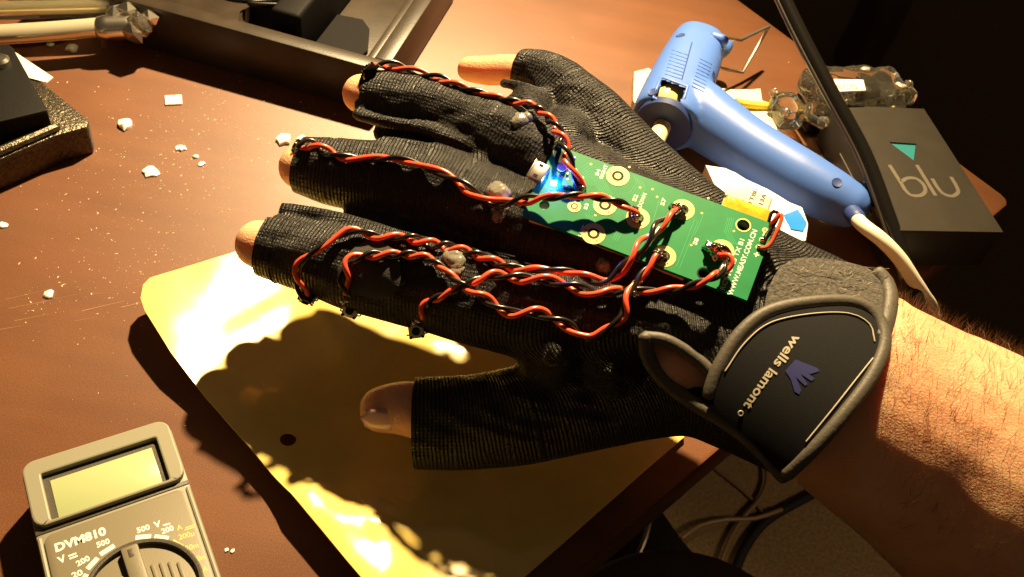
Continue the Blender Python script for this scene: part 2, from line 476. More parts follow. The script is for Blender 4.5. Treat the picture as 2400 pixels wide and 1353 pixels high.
# ================================================================== hand
K = 6.57
def Dc(u, v): return 335 + .0545 * (600 - v)
CH = {
 'index': [(612, 572, 2, 11.6, 10.5), (700, 595, 1, 12.8, 11.5), (850, 634, -2, 15.4, 13), (1000, 668, -4, 16.2, 14), (1130, 700, -5, 17, 15), (1350, 750, -6, 18, 15.5), (1550, 790, -6, 19, 16), (1760, 865, -5, 20, 17), (1905, 950, -3, 21, 19)],
 'middle': [(692, 384, 2, 10.6, 10), (790, 404, 1, 12.9, 11.5), (920, 424, 0, 14.2, 12.5), (1050, 455, -2, 14.6, 13.5), (1150, 490, -4, 15.5, 15), (1400, 595, -6, 17, 16), (1600, 690, -6, 18, 16.5), (1800, 790, -2, 18.5, 16.5), (1960, 865, 2, 20, 17.5)],
 'ring': [(842, 217, 4, 9.2, 8.5), (930, 234, 2, 11, 10), (1010, 254, 0, 11.8, 11), (1100, 288, -2, 12.4, 12), (1190, 330, -4, 14, 14), (1430, 480, -5, 16, 15.5), (1650, 610, -5, 17, 16), (1830, 705, -1, 17, 16), (1990, 790, 2, 19, 17)],
 'pinky': [(1206, 160, 8, 7.6, 7), (1262, 172, 5, 9.4, 9), (1312, 204, 2, 11.2, 10.5), (1392, 288, 0, 13.8, 12.5), (1545, 449, 0, 14.7, 13.5), (1745, 602, 0, 14.7, 14), (1925, 700, 0, 15.5, 15), (2015, 745, 0, 16, 16)],
 'thumb': [(958, 992, 13, 16.2, 9.5), (1100, 990, 12, 16.6, 11), (1250, 968, 9, 17.4, 13), (1400, 925, 8, 19, 15), (1600, 885, 0, 20, 16), (1740, 925, -1, 20, 17), (1885, 1000, 0, 19, 18)],
}
def chain3(name, k=1.0, dr=0.0, dpt=0.0):
    pts = [U(u, v, Dc(u, v) + d) for u, v, d, a, b in CH[name]]
    fine = spline(pts, 4.0)
    rs = []; rd = []
    # radii follow the nearest position along the chain
    acc = [0.0]
    for i in range(1, len(pts)): acc.append(acc[-1] + (pts[i] - pts[i - 1]).length)
    s = 0.0; q = [0.0]
    for i in range(1, len(fine)): s += (fine[i] - fine[i - 1]).length; q.append(s)
    tot = q[-1]
    for x in q:
        x = x / tot * acc[-1]; i = 0
        while i < len(acc) - 2 and x > acc[i + 1]: i += 1
        t = (x - acc[i]) / (acc[i + 1] - acc[i]); t = t * t * (3 - 2 * t)
        rs.append(CH[name][i][3] * (1 - t) + CH[name][i + 1][3] * t - dr); rd.append(CH[name][i][4] * (1 - t) + CH[name][i + 1][4] * t - dr)
    return fine, rs, rd
gl = MB()
CHAINS = {}
for nme in CH:
    fine, rs, rd = chain3(nme); CHAINS[nme] = fine
    gl.tube(fine, rs, 24, depth=rd)
# sewn side strips between the fingers, standing up as folded welts
def welt(pts, r=2.3, lift=0):
    p = spline([U(u, v, Dc(u, v) + d) for u, v, d in pts], 3); gl.tube(p, r, 8, round_end=True)
welt([(838, 268, -2), (900, 285, -6), (980, 300, -9), (1060, 325, -10), (1115, 352, -10), (1140, 385, -10)], 2.6)
welt([(652, 488, -1), (720, 496, -4), (800, 512, -7), (880, 535, -9), (960, 560, -10), (1050, 580, -11)], 2.5)
welt([(900, 330, -6), (980, 342, -9), (1060, 362, -11), (1110, 385, -11), (1138, 372, -11), (1150, 345, -11)], 2.2)
welt([(830, 508, 2), (920, 535, 0), (1020, 565, -2), (1140, 590, -4)], 4.5)
welt([(900, 312, 4), (980, 325, 1), (1060, 345, -2), (1150, 375, -3)], 4.5)
welt([(1180, 195, 0), (1230, 205, -6), (1280, 225, -8)], 2.2)
for (u, v, r) in ((1290, 610, 15), (1290, 440, 14.5), (1330, 330, 13.5), (1240, 270, 11), (1480, 520, 15.5), (1700, 700, 17), (1300, 830, 14), (1450, 840, 16)):
    gl.blob(U(u, v, Dc(u, v) - 3), (r, r, r * .95))
gl = remesh(gl, 1.15, 9, .5)
# wrinkles and slack in the fabric
for i, v in enumerate(gl.v):
    n1 = noise.noise(v * .045); n2 = noise.noise(v * .13 + Vector((9, 3, 1)))
    n3 = noise.noise(Vector((v.x * .05 + v.y * .12, v.y * .3, v.z * .3)) + Vector((4, 8, 2))); gl.v[i] = v + (CAM - v).normalized() * (n1 * 1.3 + n2 * .8 + n3 * .7)
bv_glove = BVHTree.FromPolygons(gl.v, gl.f)

def px_of(P):
    d = P - CAM; z = d.dot(FW)
    return (PW / 2 + d.dot(RIGHT) / z * FPX, PH / 2 - d.dot(UPV) / z * FPX)
SLIT = [(1512, 792), (1560, 798), (1615, 830), (1665, 875), (1660, 900), (1650, 912), (1600, 900), (1550, 862)]
def inpoly(p, lp):
    c = False; j = len(lp) - 1
    for i in range(len(lp)):
        if (lp[i][1] > p[1]) != (lp[j][1] > p[1]) and p[0] < (lp[j][0] - lp[i][0]) * (p[1] - lp[i][1]) / (lp[j][1] - lp[i][1]) + lp[i][0]: c = not c
        j = i
    return c
ends = []
for nme in CH:
    f = CHAINS[nme]; ends.append((f[0], (f[0] - f[3]).normalized(), 26 if nme != 'thumb' else 30))
    ends.append((f[-1], (f[-1] - f[-4]).normalized(), 40))
bm = bmesh.new(); bvs = [bm.verts.new(v) for v in gl.v]
for f in gl.f: bm.faces.new([bvs[i] for i in f])
for k, (o, t, rr) in enumerate(ends):
    if k % 2: cut = [f for f in bm.faces if (f.calc_center_median() - o).length < rr and (f.calc_center_median() - o).dot(t) > -1.2 and abs(f.normal.dot(t) if f.normal.length else 0) > .6]; bmesh.ops.delete(bm, geom=cut, context='FACES'); bm.normal_update(); continue
    bm.normal_update()
    fs = [f for f in bm.faces if (f.calc_center_median() - o).length < rr and (f.calc_center_median() - o).dot(t) > -6]
    ge = set(fs)
    for f in fs: ge.update(f.edges); ge.update(f.verts)
    bmesh.ops.bisect_plane(bm, geom=list(ge), plane_co=o - t * 2.2, plane_no=t, clear_outer=True)
bm.normal_update()
cut = []
for f in bm.faces:
    c = f.calc_center_median(); p = px_of(c)
    if inpoly(p, SLIT) and (c - CAM).dot(FW) < Dc(*p): cut.append(f)
bmesh.ops.delete(bm, geom=cut, context='FACES')
bmesh.ops.smooth_vert(bm, verts=[v for v in bm.verts if v.is_boundary and inpoly(px_of(v.co), [(1495, 770), (1690, 770), (1690, 930), (1495, 930)])], factor=.5, use_axis_x=True, use_axis_y=True, use_axis_z=True)
bm.verts.index_update()
gl.v = [v.co.copy() for v in bm.verts]; gl.f = [tuple(v.index for v in f.verts) for f in bm.faces]; bm.free()

hand_base = U(1500, 700, 340)
glove = thing('glove', 'black knit fingerless glove with electronics glued on, worn on the raised hand', 'glove', hand_base)
shell = mk('shell', gl, 'black_knit', glove, smooth='all')
sm = shell.modifiers.new('thick', 'SOLIDIFY'); sm.thickness = .0011; sm.offset = -1
me = shell.data
A1 = me.attributes.new('along', 'FLOAT', 'POINT'); A2 = me.attributes.new('across', 'FLOAT', 'POINT')
cl = []
for nme in CH:
    f = CHAINS[nme][::-1]; s = 0.0; acc = [0.0]
    for i in range(1, len(f)): s += (f[i] - f[i - 1]).length; acc.append(s)
    # common zero at the wrist: measured back from each knuckle
    cl.append(([f[i] for i in range(0, len(f), 2)], [acc[i] for i in range(0, len(f), 2)], nme))
off = {n: 0.0 for n in CH}
for P, A, n in cl:
    kn = U(*{'index': (1130, 700), 'middle': (1150, 490), 'ring': (1190, 330), 'pinky': (1392, 288), 'thumb': (1250, 968)}[n], 332)
    j = min(range(len(P)), key=lambda i: (P[i] - kn).length); off[n] = -A[j]
import numpy as np
V = np.array([tuple(v) for v in gl.v])
num = np.zeros(len(V)); den = np.zeros(len(V)); num2 = np.zeros(len(V))
for P, A, n in cl:
    Pn = np.array([tuple(p) for p in P]); An = np.array(A)
    best = np.full(len(V), 1e9); al = np.zeros(len(V)); ac = np.zeros(len(V))
    for i in range(len(Pn) - 1):
        a, b = Pn[i], Pn[i + 1]; ab = b - a; L2 = ab @ ab
        t = np.clip(((V - a) @ ab) / L2, 0, 1); q = a + t[:, None] * ab
        dd = np.linalg.norm(V - q, axis=1); m_ = dd < best
        best[m_] = dd[m_]; al[m_] = (An[i] + t * (An[i + 1] - An[i]))[m_]
        sd = np.cross(ab / math.sqrt(L2), np.array(tuple(FW))); ac[m_] = ((V - q) @ sd)[m_]
    wgt = 1.0 / (best + .5) ** 5
    num += wgt * (al + off[n]); num2 += wgt * ac; den += wgt
A1.data.foreach_set('value', (num / den).astype(np.float32)); A2.data.foreach_set('value', (num2 / den).astype(np.float32))

# ---- the arm and the hand inside the glove: one body
person = thing('person', 'bare hairy forearm reaching in from the right, fingertips showing from a glove', 'person', U(2300, 1100, 345))
sk = MB()
def skin_chain(pts):
    P = [U(u, v, Dc(u, v) + d) for u, v, d, a, b in pts]
    fine = spline(P, 4.0); n = len(fine); rs = []; rd = []
    acc = [0.0]
    for i in range(1, len(P)): acc.append(acc[-1] + (P[i] - P[i - 1]).length)
    s = 0.0; q = [0.0]
    for i in range(1, n): s += (fine[i] - fine[i - 1]).length; q.append(s)
    for x in q:
        x = x / q[-1] * acc[-1]; i = 0
        while i < len(acc) - 2 and x > acc[i + 1]: i += 1
        t = (x - acc[i]) / (acc[i + 1] - acc[i])
        rs.append(pts[i][3] * (1 - t) + pts[i + 1][3] * t); rd.append(pts[i][4] * (1 - t) + pts[i + 1][4] * t)
    sk.tube(fine, rs, 24, depth=rd, round_end=True)
skin_chain([(603, 572, 2, 9.0, 8.2), (680, 592, 2, 10.6, 9.4), (850, 636, 0, 11, 9.5), (1130, 705, -2, 12.5, 11), (1500, 790, -4, 15, 13.2), (1620, 860, -4, 17, 15.0), (1800, 880, -2, 17, 15), (1905, 930, 0, 18, 16)])
skin_chain([(702, 392, 1, 8.4, 8.0), (790, 408, 2, 10.2, 9.2), (920, 428, 2, 10, 9), (1150, 495, 0, 11.5, 11), (1600, 700, -2, 13.5, 12), (1900, 840, 0, 16, 15)])
skin_chain([(846, 220, 2, 7.8, 7.4), (930, 238, 3, 8.8, 8), (1100, 292, 1, 9, 8.5), (1190, 335, 0, 10, 10), (1650, 615, -2, 13, 12), (1950, 780, 0, 15, 14)])
skin_chain([(1098, 162, 14, 5.2, 5), (1150, 166, 12, 6.1, 5.6), (1206, 166, 9, 6.4, 6), (1312, 208, 4, 8, 7.5), (1392, 292, 2, 10, 9), (1745, 606, 2, 11, 10.5), (2000, 755, 2, 13, 12.5)])
skin_chain([(888, 962, 13, 8.2, 7), (945, 957, 12, 9.6, 8.2), (1100, 975, 12, 11.5, 9.5), (1400, 925, 8, 14.5, 12), (1600, 885, 0, 17, 14.8), (1885, 960, 0, 18, 16)])
skin_chain([(1760, 790, 0, 24, 14), (1977, 912, 2, 35.5, 23.5), (2120, 1002, 7, 38.5, 31), (2265, 1095, 13, 43, 38), (2700, 1400, 28, 54, 48)])
sk.blob(U(1600, 864, Dc(1600, 864) - 9), (14, 11, 11.5))
sk.blob(U(2080, 760, Dc(2080, 760) - 4), (11, 11, 10))
sk = remesh(sk, 1.3, 10, .5)
for i, v in enumerate(sk.v):
    sk.v[i] = v + (CAM - v).normalized() * (noise.noise(v * .04) * .9)
arm = mk('arm', sk, 'skin', person, smooth='all')
bv_skin = BVHTree.FromPolygons(sk.v, sk.f)
# thumb nail and finger nails
def nail(c, F, a, b):
    mb = MB(); vs_ = []; fs = []
    n, m_ = 8, 7
    for i in range(n + 1):
        for j in range(m_ + 1):
            x = (i / n * 2 - 1); y = (j / m_ * 2 - 1)
            k = math.sqrt(max(0, 1 - abs(x) ** 4)) * .98 + .02
            vs_.append(F.p(x * a, y * b * k, 1.3 - y * y * b * .22 - (.5 * a * .12) * x * x))
    for i in range(n):
        for j in range(m_): q = i * (m_ + 1) + j; fs.append((q, q + 1, q + m_ + 2, q + m_ + 1))
    nb = len(vs_)
    o = mk('fingernail', MB().add(vs_, fs), 'nail', person, smooth='all')
    sm = o.modifiers.new('thick', 'SOLIDIFY'); sm.thickness = .0008; sm.offset = -1
    return o
h = bv_skin.ray_cast(CAM, rayd(888, 985).normalized())
if h[0] is not None:
    nail(h[0] - h[1] * .35, Frame(h[0] - h[1] * .35, U(930, 985, 330) - U(850, 975, 330), h[1].cross(U(930, 985, 330) - U(850, 975, 330))), 6.4, 4.0)
# arm hair
hairs = MB(); rnd = random.Random(3)
axis = (U(2400, 1190, 345) - U(2000, 920, 340)).normalized()
cnt = 0
for k in range(700):
    u = rnd.uniform(2050, 2400); v = rnd.uniform(690, 1353)
    if rnd.random() < max(0, (v - 900) / 420) * .8: continue
    hh = bv_skin.ray_cast(CAM, rayd(u, v).normalized())
    if hh[0] is None: continue
    n = hh[1]; L = rnd.uniform(4, 9.5)
    dr = (axis * -.15 + n * .42 + n.cross(axis) * rnd.uniform(.4, 1.0) + Vector((rnd.uniform(-.4, .4), rnd.uniform(-.4, .4), rnd.uniform(-.4, .4)))).normalized()
    p0 = hh[0]; p1 = p0 + dr * L * .5; p2 = p0 + (dr - n * .30).normalized() * L
    sd = dr.cross(n).normalized() * .055
    s2 = sd.cross(dr).normalized() * .055
    hairs.add([p0 + sd, p0 - sd, p0 + s2, p1 + sd * .8, p1 - sd * .8, p1 + s2 * .8, p2], [(0, 1, 4, 3), (1, 2, 5, 4), (2, 0, 3, 5), (3, 4, 6), (4, 5, 6), (5, 3, 6)])
# fringe standing along the upper side of the arm
for k in range(420):
    t = rnd.random(); u = 2090 + 330 * t; v0 = 690 + 168 * t
    hh = None
    for q in range(0, 60, 6):
        z = bv_skin.ray_cast(CAM, rayd(u, v0 - 20 + q).normalized())
        if z[0] is not None: hh = z; break
    if hh is None: continue
    n = hh[1]; L = rnd.uniform(3, 8)
    dr = (UPV * .9 + n * .3 + axis * rnd.uniform(-.2, .9) + Vector((rnd.uniform(-.3, .3), rnd.uniform(-.3, .3), rnd.uniform(-.3, .3)))).normalized()
    p0 = hh[0] + FW * rnd.uniform(0, 8); p1 = p0 + dr * L * .5; p2 = p1 + (dr + axis * rnd.uniform(-.2, .6)).normalized() * L * .5
    sd = dr.cross(FW).normalized() * .05; s2 = sd.cross(dr).normalized() * .05
    hairs.add([p0 + sd, p0 - sd, p0 + s2, p1 + sd * .8, p1 - sd * .8, p1 + s2 * .8, p2], [(0, 1, 4, 3), (1, 2, 5, 4), (2, 0, 3, 5), (3, 4, 6), (4, 5, 6), (5, 3, 6)])
tag(mk('arm_hair', hairs, 'hair_dark', person, smooth=False), kind='stuff')

# ---- wrist strap, cuff trim, velcro
SN = Vector((-.56, .83))
def strapD(u, v, offm=0.0, ws=330.0, rd=26.5):
    s = (Vector((u, v)) - Vector((1977, 905))).dot(SN)
    return Dc(u, v) + 3 - rd * math.sqrt(max(.02, 1 - (s / ws) ** 2)) - offm
def patch(name, outline, mat_, o_top, o_bot, spacing=14, parent=None, smooth=30):
    P, T, _ = cdt(outline, spacing)
    mb = MB(); sheet(mb, P, T, lambda p: U(p[0], p[1], strapD(p[0], p[1], o_top)), lambda p: U(p[0], p[1], strapD(p[0], p[1], o_bot)))
    return mk(name, mb, mat_, parent or glove, smooth=smooth)
def rnd_poly(pts, n=6):
    """closed smooth outline through points"""
    P = [Vector((a, b, 0)) for a, b in pts]; m_ = len(P); out = []
    for i in range(m_):
        a, b, c, d = P[i - 1], P[i], P[(i + 1) % m_], P[(i + 2) % m_]
        for k in range(n):
            t = k / n; q = 0.5 * ((2 * b) + (c - a) * t + (2 * a - 5 * b + 4 * c - d) * t * t + (3 * b - a - 3 * c + d) * t ** 3); out.append((q.x, q.y))
    return out
velcro = patch('velcro_pad', rnd_poly([(1795, 735), (1808, 660), (1850, 612), (1930, 606), (2040, 632), (2072, 690), (2074, 760), (1980, 780), (1860, 770)], 4), 'velcro', 3.0, -2, 12)
STRAP = rnd_poly([(1662, 918), (1690, 850), (1735, 782), (1800, 732), (1900, 712), (2005, 712), (2058, 745), (2074, 800), (2045, 880), (1975, 975), (1905, 1055), (1842, 1112), (1760, 1035), (1695, 975)], 5)
strap = patch('wrist_strap', STRAP, 'neoprene', 4.2, 1.2, 13)
def tube_on(name, pts, r, mat_, o, parent=glove, flat=None, closed=False, fn=None, n=10):
    fn = fn or (lambda u, v: U(u, v, strapD(u, v, o)))
    p = spline([fn(u, v) for u, v in pts], 2.0)
    mb = MB().tube(p, r, n, round_end=True) if not flat else MB().tube(p, [r] * len(p), n, depth=[flat] * len(p), round_end=True)
    return mk(name, mb, mat_, parent, smooth='all')
tube_on('strap_binding', [(1662, 925), (1672, 890), (1690, 850), (1735, 782), (1800, 732), (1900, 710), (2000, 710), (2055, 742), (2074, 800), (2045, 880), (1975, 975), (1905, 1055), (1845, 1112)], 2.3, 'trim_grey', 3.6, flat=1.7)
tube_on('cuff_binding', [(2056, 640), (2076, 660), (2088, 695), (2082, 745), (2068, 790)], 2.7, 'trim_grey', 3.0, flat=1.6)
tube_on('stitch_line', [(1700, 870), (1745, 805), (1805, 757), (1900, 736), (1990, 735), (2038, 760), (2050, 800)], .28, 'thread', 4.5)
tube_on('stitch_line', [(2046, 840), (2010, 885), (1955, 955), (1890, 1035)], .28, 'thread', 4.5)
# slit lips and their binding
def gs(u, v, o=0.0):
    hh = bv_glove.ray_cast(CAM, rayd(u, v).normalized())
    if hh[0] is None: return U(u, v, Dc(u, v) - 12 - o)
    return hh[0] + (CAM - hh[0]).normalized() * o
tube_on('slit_binding', [(1512, 792), (1514, 825), (1530, 860), (1570, 905), (1630, 948), (1700, 990), (1770, 1045), (1838, 1118)], 2.4, 'trim_grey', 0, flat=1.8, fn=lambda u, v: gs(u, v, 1.0).lerp(U(u, v, strapD(u, v, 1.5)), max(0, min(1, (u - 1600) / 150))))
tube_on('slit_binding', [(1512, 790), (1560, 797), (1615, 828), (1662, 868), (1672, 900)], 2.0, 'trim_grey', 0, flat=1.5, fn=lambda u, v: gs(u, v, .6).lerp(U(u, v, strapD(u, v, 1.0)), max(0, min(1, (u - 1600) / 150))))
# lettering on the strap
def strap_text(name, body, p0, p1, size, mat_, bold=.0, o=4.45):
    a = Vector(p0); b = Vector(p1); d = (b - a); L = d.length; d.normalize(); n = Vector((d.y, -d.x))
    mb = text_on(MB(), body, lambda x, y: (lambda q: U(q.x, q.y, strapD(q.x, q.y, o)))(a + d * x + n * y), size, bold, fit=L)
    return mk(name, mb, mat_, glove, smooth=False)
strap_text('strap_lettering', 'wells', (1862, 782), (1812, 852), 24, 'strap_print', .02)
strap_text('strap_lettering', 'lamont', (1804, 862), (1742, 950), 24, 'strap_print', .02)
rg = MB()
for q in range(16):
    pass
rgp = [U(1736 + 5.5 * math.cos(a), 969 + 5.5 * math.sin(a), strapD(1736, 969, 4.5)) for a in [k * math.pi / 8 for k in range(17)]]
rg.tube(rgp, .22, 6)
mk('registered_mark', rg, 'strap_print', glove)
lgo = MB()
def strap_pt(u, v, o=4.45): return U(u, v, strapD(u, v, o))
def logo_poly(pts):
    P, T, _ = cdt(pts, 10); lgo.add([strap_pt(p[0], p[1]) for p in P], [tuple(t) for t in T])
LW = lambda x, y: (1450 + x * .4435, 550 + y * .4435)
for poly in ([(880, 720), (935, 660), (1050, 705), (1062, 722), (1010, 738), (985, 720), (1035, 760), (1020, 775), (960, 735), (1000, 790), (985, 800), (935, 750), (965, 820), (955, 845), (930, 830), (910, 765)],):
    logo_poly([LW(*p) for p in poly])
mk('strap_logo', lgo, 'logo_blue', glove, smooth=False)
# loose velcro fibres
fb = MB(); rf = random.Random(9)
for k in range(46):
    u = rf.uniform(1840, 2050); v = rf.uniform(625, 715)
    a = rf.uniform(-.5, .9); L = rf.uniform(20, 70); pts = []
    for j in range(7):
        t = j / 6; pts.append(U(u + L * t * math.cos(a) + 8 * math.sin(3 * t + k), v + L * t * math.sin(a) * .5 + 6 * math.sin(4 * t + k * 2), strapD(u, v, 2.6 + 1.0 * math.sin(3 * t))))
    fb.tube(pts, .07, 4)
tag(mk('velcro_fibres', fb, 'lint', glove), kind='stuff')
# fuzz standing off the knit
fz = MB(); rf = random.Random(14); nfz = 0
for k in range(2600):
    i = rf.randrange(len(gl.v)); v0 = gl.v[i]; uu, vv = px_of(v0)
    if uu > 1900 or (v0 - CAM).dot(FW) > Dc(uu, vv) + 4: continue
    d = (v0 - U(uu, vv, Dc(uu, vv))).normalized() + Vector((rf.uniform(-1, 1), rf.uniform(-1, 1), rf.uniform(-1, 1))) * .9
    d.normalize(); L = rf.uniform(.5, 1.9); e = Vector((rf.uniform(-1, 1), rf.uniform(-1, 1), rf.uniform(-1, 1))) * L * .35
    fz.tube([v0 - d * .3, v0 + d * L * .5 + e * .4, v0 + d * L * .8 + e], .035, 3, cap=False)
tag(mk('knit_fuzz', fz, 'fuzz', glove), kind='stuff')
# stitched cuff rings at the index and thumb openings
def ring_at(name, nme, back, r, k=1.0):
    fine, rs, rd = chain3(nme); i = back
    t = (fine[i] - fine[i + 2]).normalized(); sd = t.cross(FW).normalized(); nn = sd.cross(t)
    p = [fine[i] + sd * (rs[i] * k * math.cos(a)) + nn * (rd[i] * k * math.sin(a)) for a in [j * 2 * math.pi / 40 for j in range(41)]]
    return mk(name, MB().tube(p, r, 8), 'black_matte', glove, smooth='all')
ring_at('hem_stitch', 'index', 2, .28, 1.0)
# suede finger patch on the index
def hitpatch(name, outline, mat_, o, spacing=12):
    P, T, _ = cdt(outline, spacing)
    mb = MB(); sheet(mb, P, T, lambda p: gs(p[0], p[1], o), lambda p: gs(p[0], p[1], -1.5)); return mk(name, mb, mat_, glove, smooth=40)
mat('suede', (.026, .020, .014), .9, bump=.6, bscale=1500, sheen=.4)
hitpatch('suede_patch', rnd_poly([(815, 595), (870, 560), (925, 590), (940, 640), (925, 690), (880, 700), (815, 680), (790, 640)], 4), 'suede', 1.0)

# ================================================================== circuit board
def Dp(u, v): return 311.5 + .075 * (550 - v)
def UP_(u, v): return U(u, v, Dp(u, v))
TL, TR, BL, BR = UP_(1291, 342), UP_(1808, 530), UP_(1221, 503), UP_(1743, 712)
PF = Frame(BL, TR - TL, TL - BL)
LX = ((TR - TL).length + (BR - BL).length) / 2; LY = ((TL - BL).length + (TR - BR).length) / 2
board = thing('circuit_board', 'green circuit board with gold ring pads and a glowing blue light, glued on the glove', 'circuit board', PF.p(LX / 2, LY / 2, -1))
HOLES = [(PF.px(1742, 528), 2.15), (PF.px(1650, 641), 1.9), (PF.px(1276, 481), 1.75)]
def circ(c, r, n=20): return [(c[0] + r * math.cos(2 * math.pi * k / n), c[1] + r * math.sin(2 * math.pi * k / n)) for k in range(n)]
wire_shadow = [PF.px(u, v) for u, v in ((1300, 343), (1312, 352), (1330, 362), (1338, 385), (1330, 402), (1315, 405), (1304, 392), (1297, 365))]
P, T, _ = cdt([(0.8, 0), (LX, 0), (LX, LY), (0, LY), (0, 1.2)], 4.0, [circ(c, r) for c, r in HOLES])
mb = sheet(MB(), P, T, lambda p: PF.p(p[0], p[1], 0), lambda p: PF.p(p[0], p[1], -1.5))
sub = mk('substrate', mb, 'pcb_green', board, smooth=False)
mk('foam_pad', MB().box(PF, 2.5, 58, 0.6, LY - 3, -5.2, -1.52, .5), 'foam', board)
def ring(c, r0, r1, z, mat_, name, h=.12):
    return mk(name, MB().lathe(PF, c[0], c[1], [(r0, z), (r0, z + h), (r1, z + h), (r1, z)], 36), mat_, board, smooth=30)
for c, r in HOLES[:2]: ring(c, r - .02, r + .45, 0, 'pad_gold' if r > 2 else 'pad_ring', 'hole_rim', .06)
PADS = [(1448, 413), (1418, 481), (1391, 548), (1495, 512), (1600, 492), (1556, 601), (1692, 587), (1346, 484)]
for i, (u, v) in enumerate(PADS):
    c = PF.px(u, v); R = 4.0 if i < 7 else 2.3
    pad = ring(c, 2.05 if i < 7 else 1.2, R, .02, 'pad_gold', 'ring_pad', .10)
    mk('pad_gap', MB().lathe(PF, c[0], c[1], [(1.2 if i < 7 else .8, .05), (1.2 if i < 7 else .8, .07), (2.05 if i < 7 else 1.2, .07), (2.05 if i < 7 else 1.2, .05)], 32), 'pad_ring', board)
    mk('centre_pad', MB().lathe(PF, c[0], c[1], [(0.01, .13), (1.15 if i < 7 else .8, .13), (1.15 if i < 7 else .8, .03)], 28), 'pad_gold', board)
    for a in ((-2.9, .3), (2.0, -2.2)):
        mk('via', MB().lathe(PF, c[0] + a[0] * R / 4, c[1] + a[1] * R / 4, [(.01, .14), (.26, .14), (.26, .1)], 10), 'pad_ring', board)
# copper tracks under the green mask
def track(mb, pts, wd=.17):
    P = [Vector(PF.px(u, v)) for u, v in pts]
    for a, b in zip(P, P[1:]):
        d = (b - a).normalized(); n = Vector((-d.y, d.x)) * wd / 2
        mb.add([PF.p(*(a + n), .03), PF.p(*(a - n), .03), PF.p(*(b - n), .03), PF.p(*(b + n), .03)], [(0, 1, 2, 3)])
for fam, n, dx, dy in (([(1352, 425), (1385, 412), (1400, 440), (1408, 462)], 7, 5.2, 1.9), ([(1360, 395), (1378, 383), (1392, 392), (1420, 398)], 5, 1.5, 6.0), ([(1450, 455), (1478, 450), (1492, 430), (1486, 412)], 5, 5.0, 3.2),
                       ([(1530, 520), (1545, 470)], 1, 7, 3), ([(1585, 625), (1628, 515)], 2, 8, 3), ([(1628, 552), (1648, 505)], 1, 7, 3), ([(1706, 510), (1698, 545), (1712, 570), (1732, 575)], 4, 4.5, .4), ([(1372, 500), (1380, 520), (1386, 515)], 4, 5, 1.8), ([(1430, 530), (1445, 545), (1436, 562)], 3, 5, 2)):
    mb = MB()
    for k in range(n): track(mb, [(u + dx * k, v + dy * k) for u, v in fam])
    mk('copper_tracks', mb, 'pcb_trace', board, smooth=False)
for uv in ((1330, 420), (1500, 440), (1385, 385), (1475, 392), (1529, 444), (1395, 505), (1660, 465), (1720, 542), (1645, 500), (1540, 462), (1620, 575), (1350, 398)):
    c = PF.px(*uv); mk('via', MB().lathe(PF, c[0], c[1], [(.18, .02), (.18, .06), (.42, .06), (.42, .02)], 12), 'pad_gold', board)
tx = MB(); frame_text(tx, PF, 'WWW.MEASY.COM.CN', 1716, 694, 1775, 541, 1.75, .05, .015); mk('board_lettering', tx, 'print_white', board, smooth=False)
tx = MB(); frame_text(tx, PF, 'RC9 MA45 TX B1', 1698, 681, 1745, 563, 1.65, .05, .012); mk('board_lettering', tx, 'print_white', board, smooth=False)
for s_, a, b, z_ in (('S4', (1402, 413), (1408, 398), 1.3), ('RIGHT', (1412, 420), (1425, 388), 1.3), ('S2', (1490, 473), (1496, 458), 1.4), ('DOWN', (1503, 487), (1516, 455), 1.4), ('S7', (1556, 483), (1562, 466), 1.4), ('S3', (1375, 492), (1380, 478), 1.2), ('LEFT', (1362, 555), (1374, 530), 1.2), ('S8', (1632, 575), (1638, 560), 1.4)):
    tx = MB(); frame_text(tx, PF, s_, *a, *b, z_, .05, .02); mk('board_lettering', tx, 'print_white', board, smooth=False)
tx = MB()
for (u, v, hx, hy) in ((1773, 597, .9, .22), (1773, 597, .22, .9), (1790, 548, .2, .85)):
    c = PF.px(u, v); tx.box(PF, c[0] - hx, c[0] + hx, c[1] - hy, c[1] + hy, .04, .06)
mk('polarity_marks', tx, 'print_white', board, smooth=False)
for u, v in ((1786, 563), (1778, 580), (1793, 540)):
    c = PF.px(u, v); ring(c, .35, 1.0, .03, 'pad_gold', 'battery_pad', .05)
    if v > 541: mk('solder_joint', MB().blob(PF.p(c[0], c[1], .3), (.75, .75, .7), PF, .3, 2, v), 'solder', board, smooth='all')
# micro connector
Q = [PF.px(u, v) for u, v in ((1253, 379), (1293, 396), (1270, 441), (1234, 424))]
uc = sum((Vector(q) for q in Q), Vector((0, 0))) / 4
ud = (Vector(Q[1]) - Vector(Q[0]) + Vector(Q[2]) - Vector(Q[3])).normalized(); UF = Frame(PF.p(uc.x, uc.y, 0), PF.x * ud.x + PF.y * ud.y, PF.x * -ud.y + PF.y * ud.x)
conn = mk('usb_connector', MB().box(UF, -2.7, 2.7, -3.5, 3.5, .05, 2.6, .4), 'usb_metal', board)
for y in (-2.3, 2.3):
    mk('latch_hole', MB().box(UF, -.9, .6, y - .55, y + .55, 2.66, 2.74), 'black_matte', conn, smooth=False)
mk('port_mouth', MB().box(UF, -2.76, -2.6, -2.9, 2.9, .6, 2.2), 'black_matte', conn, smooth=False)
mk('shell_flange', MB().box(UF, -2.95, -2.6, -3.6, 3.6, 2.3, 2.75, .1), 'bright_steel', conn)
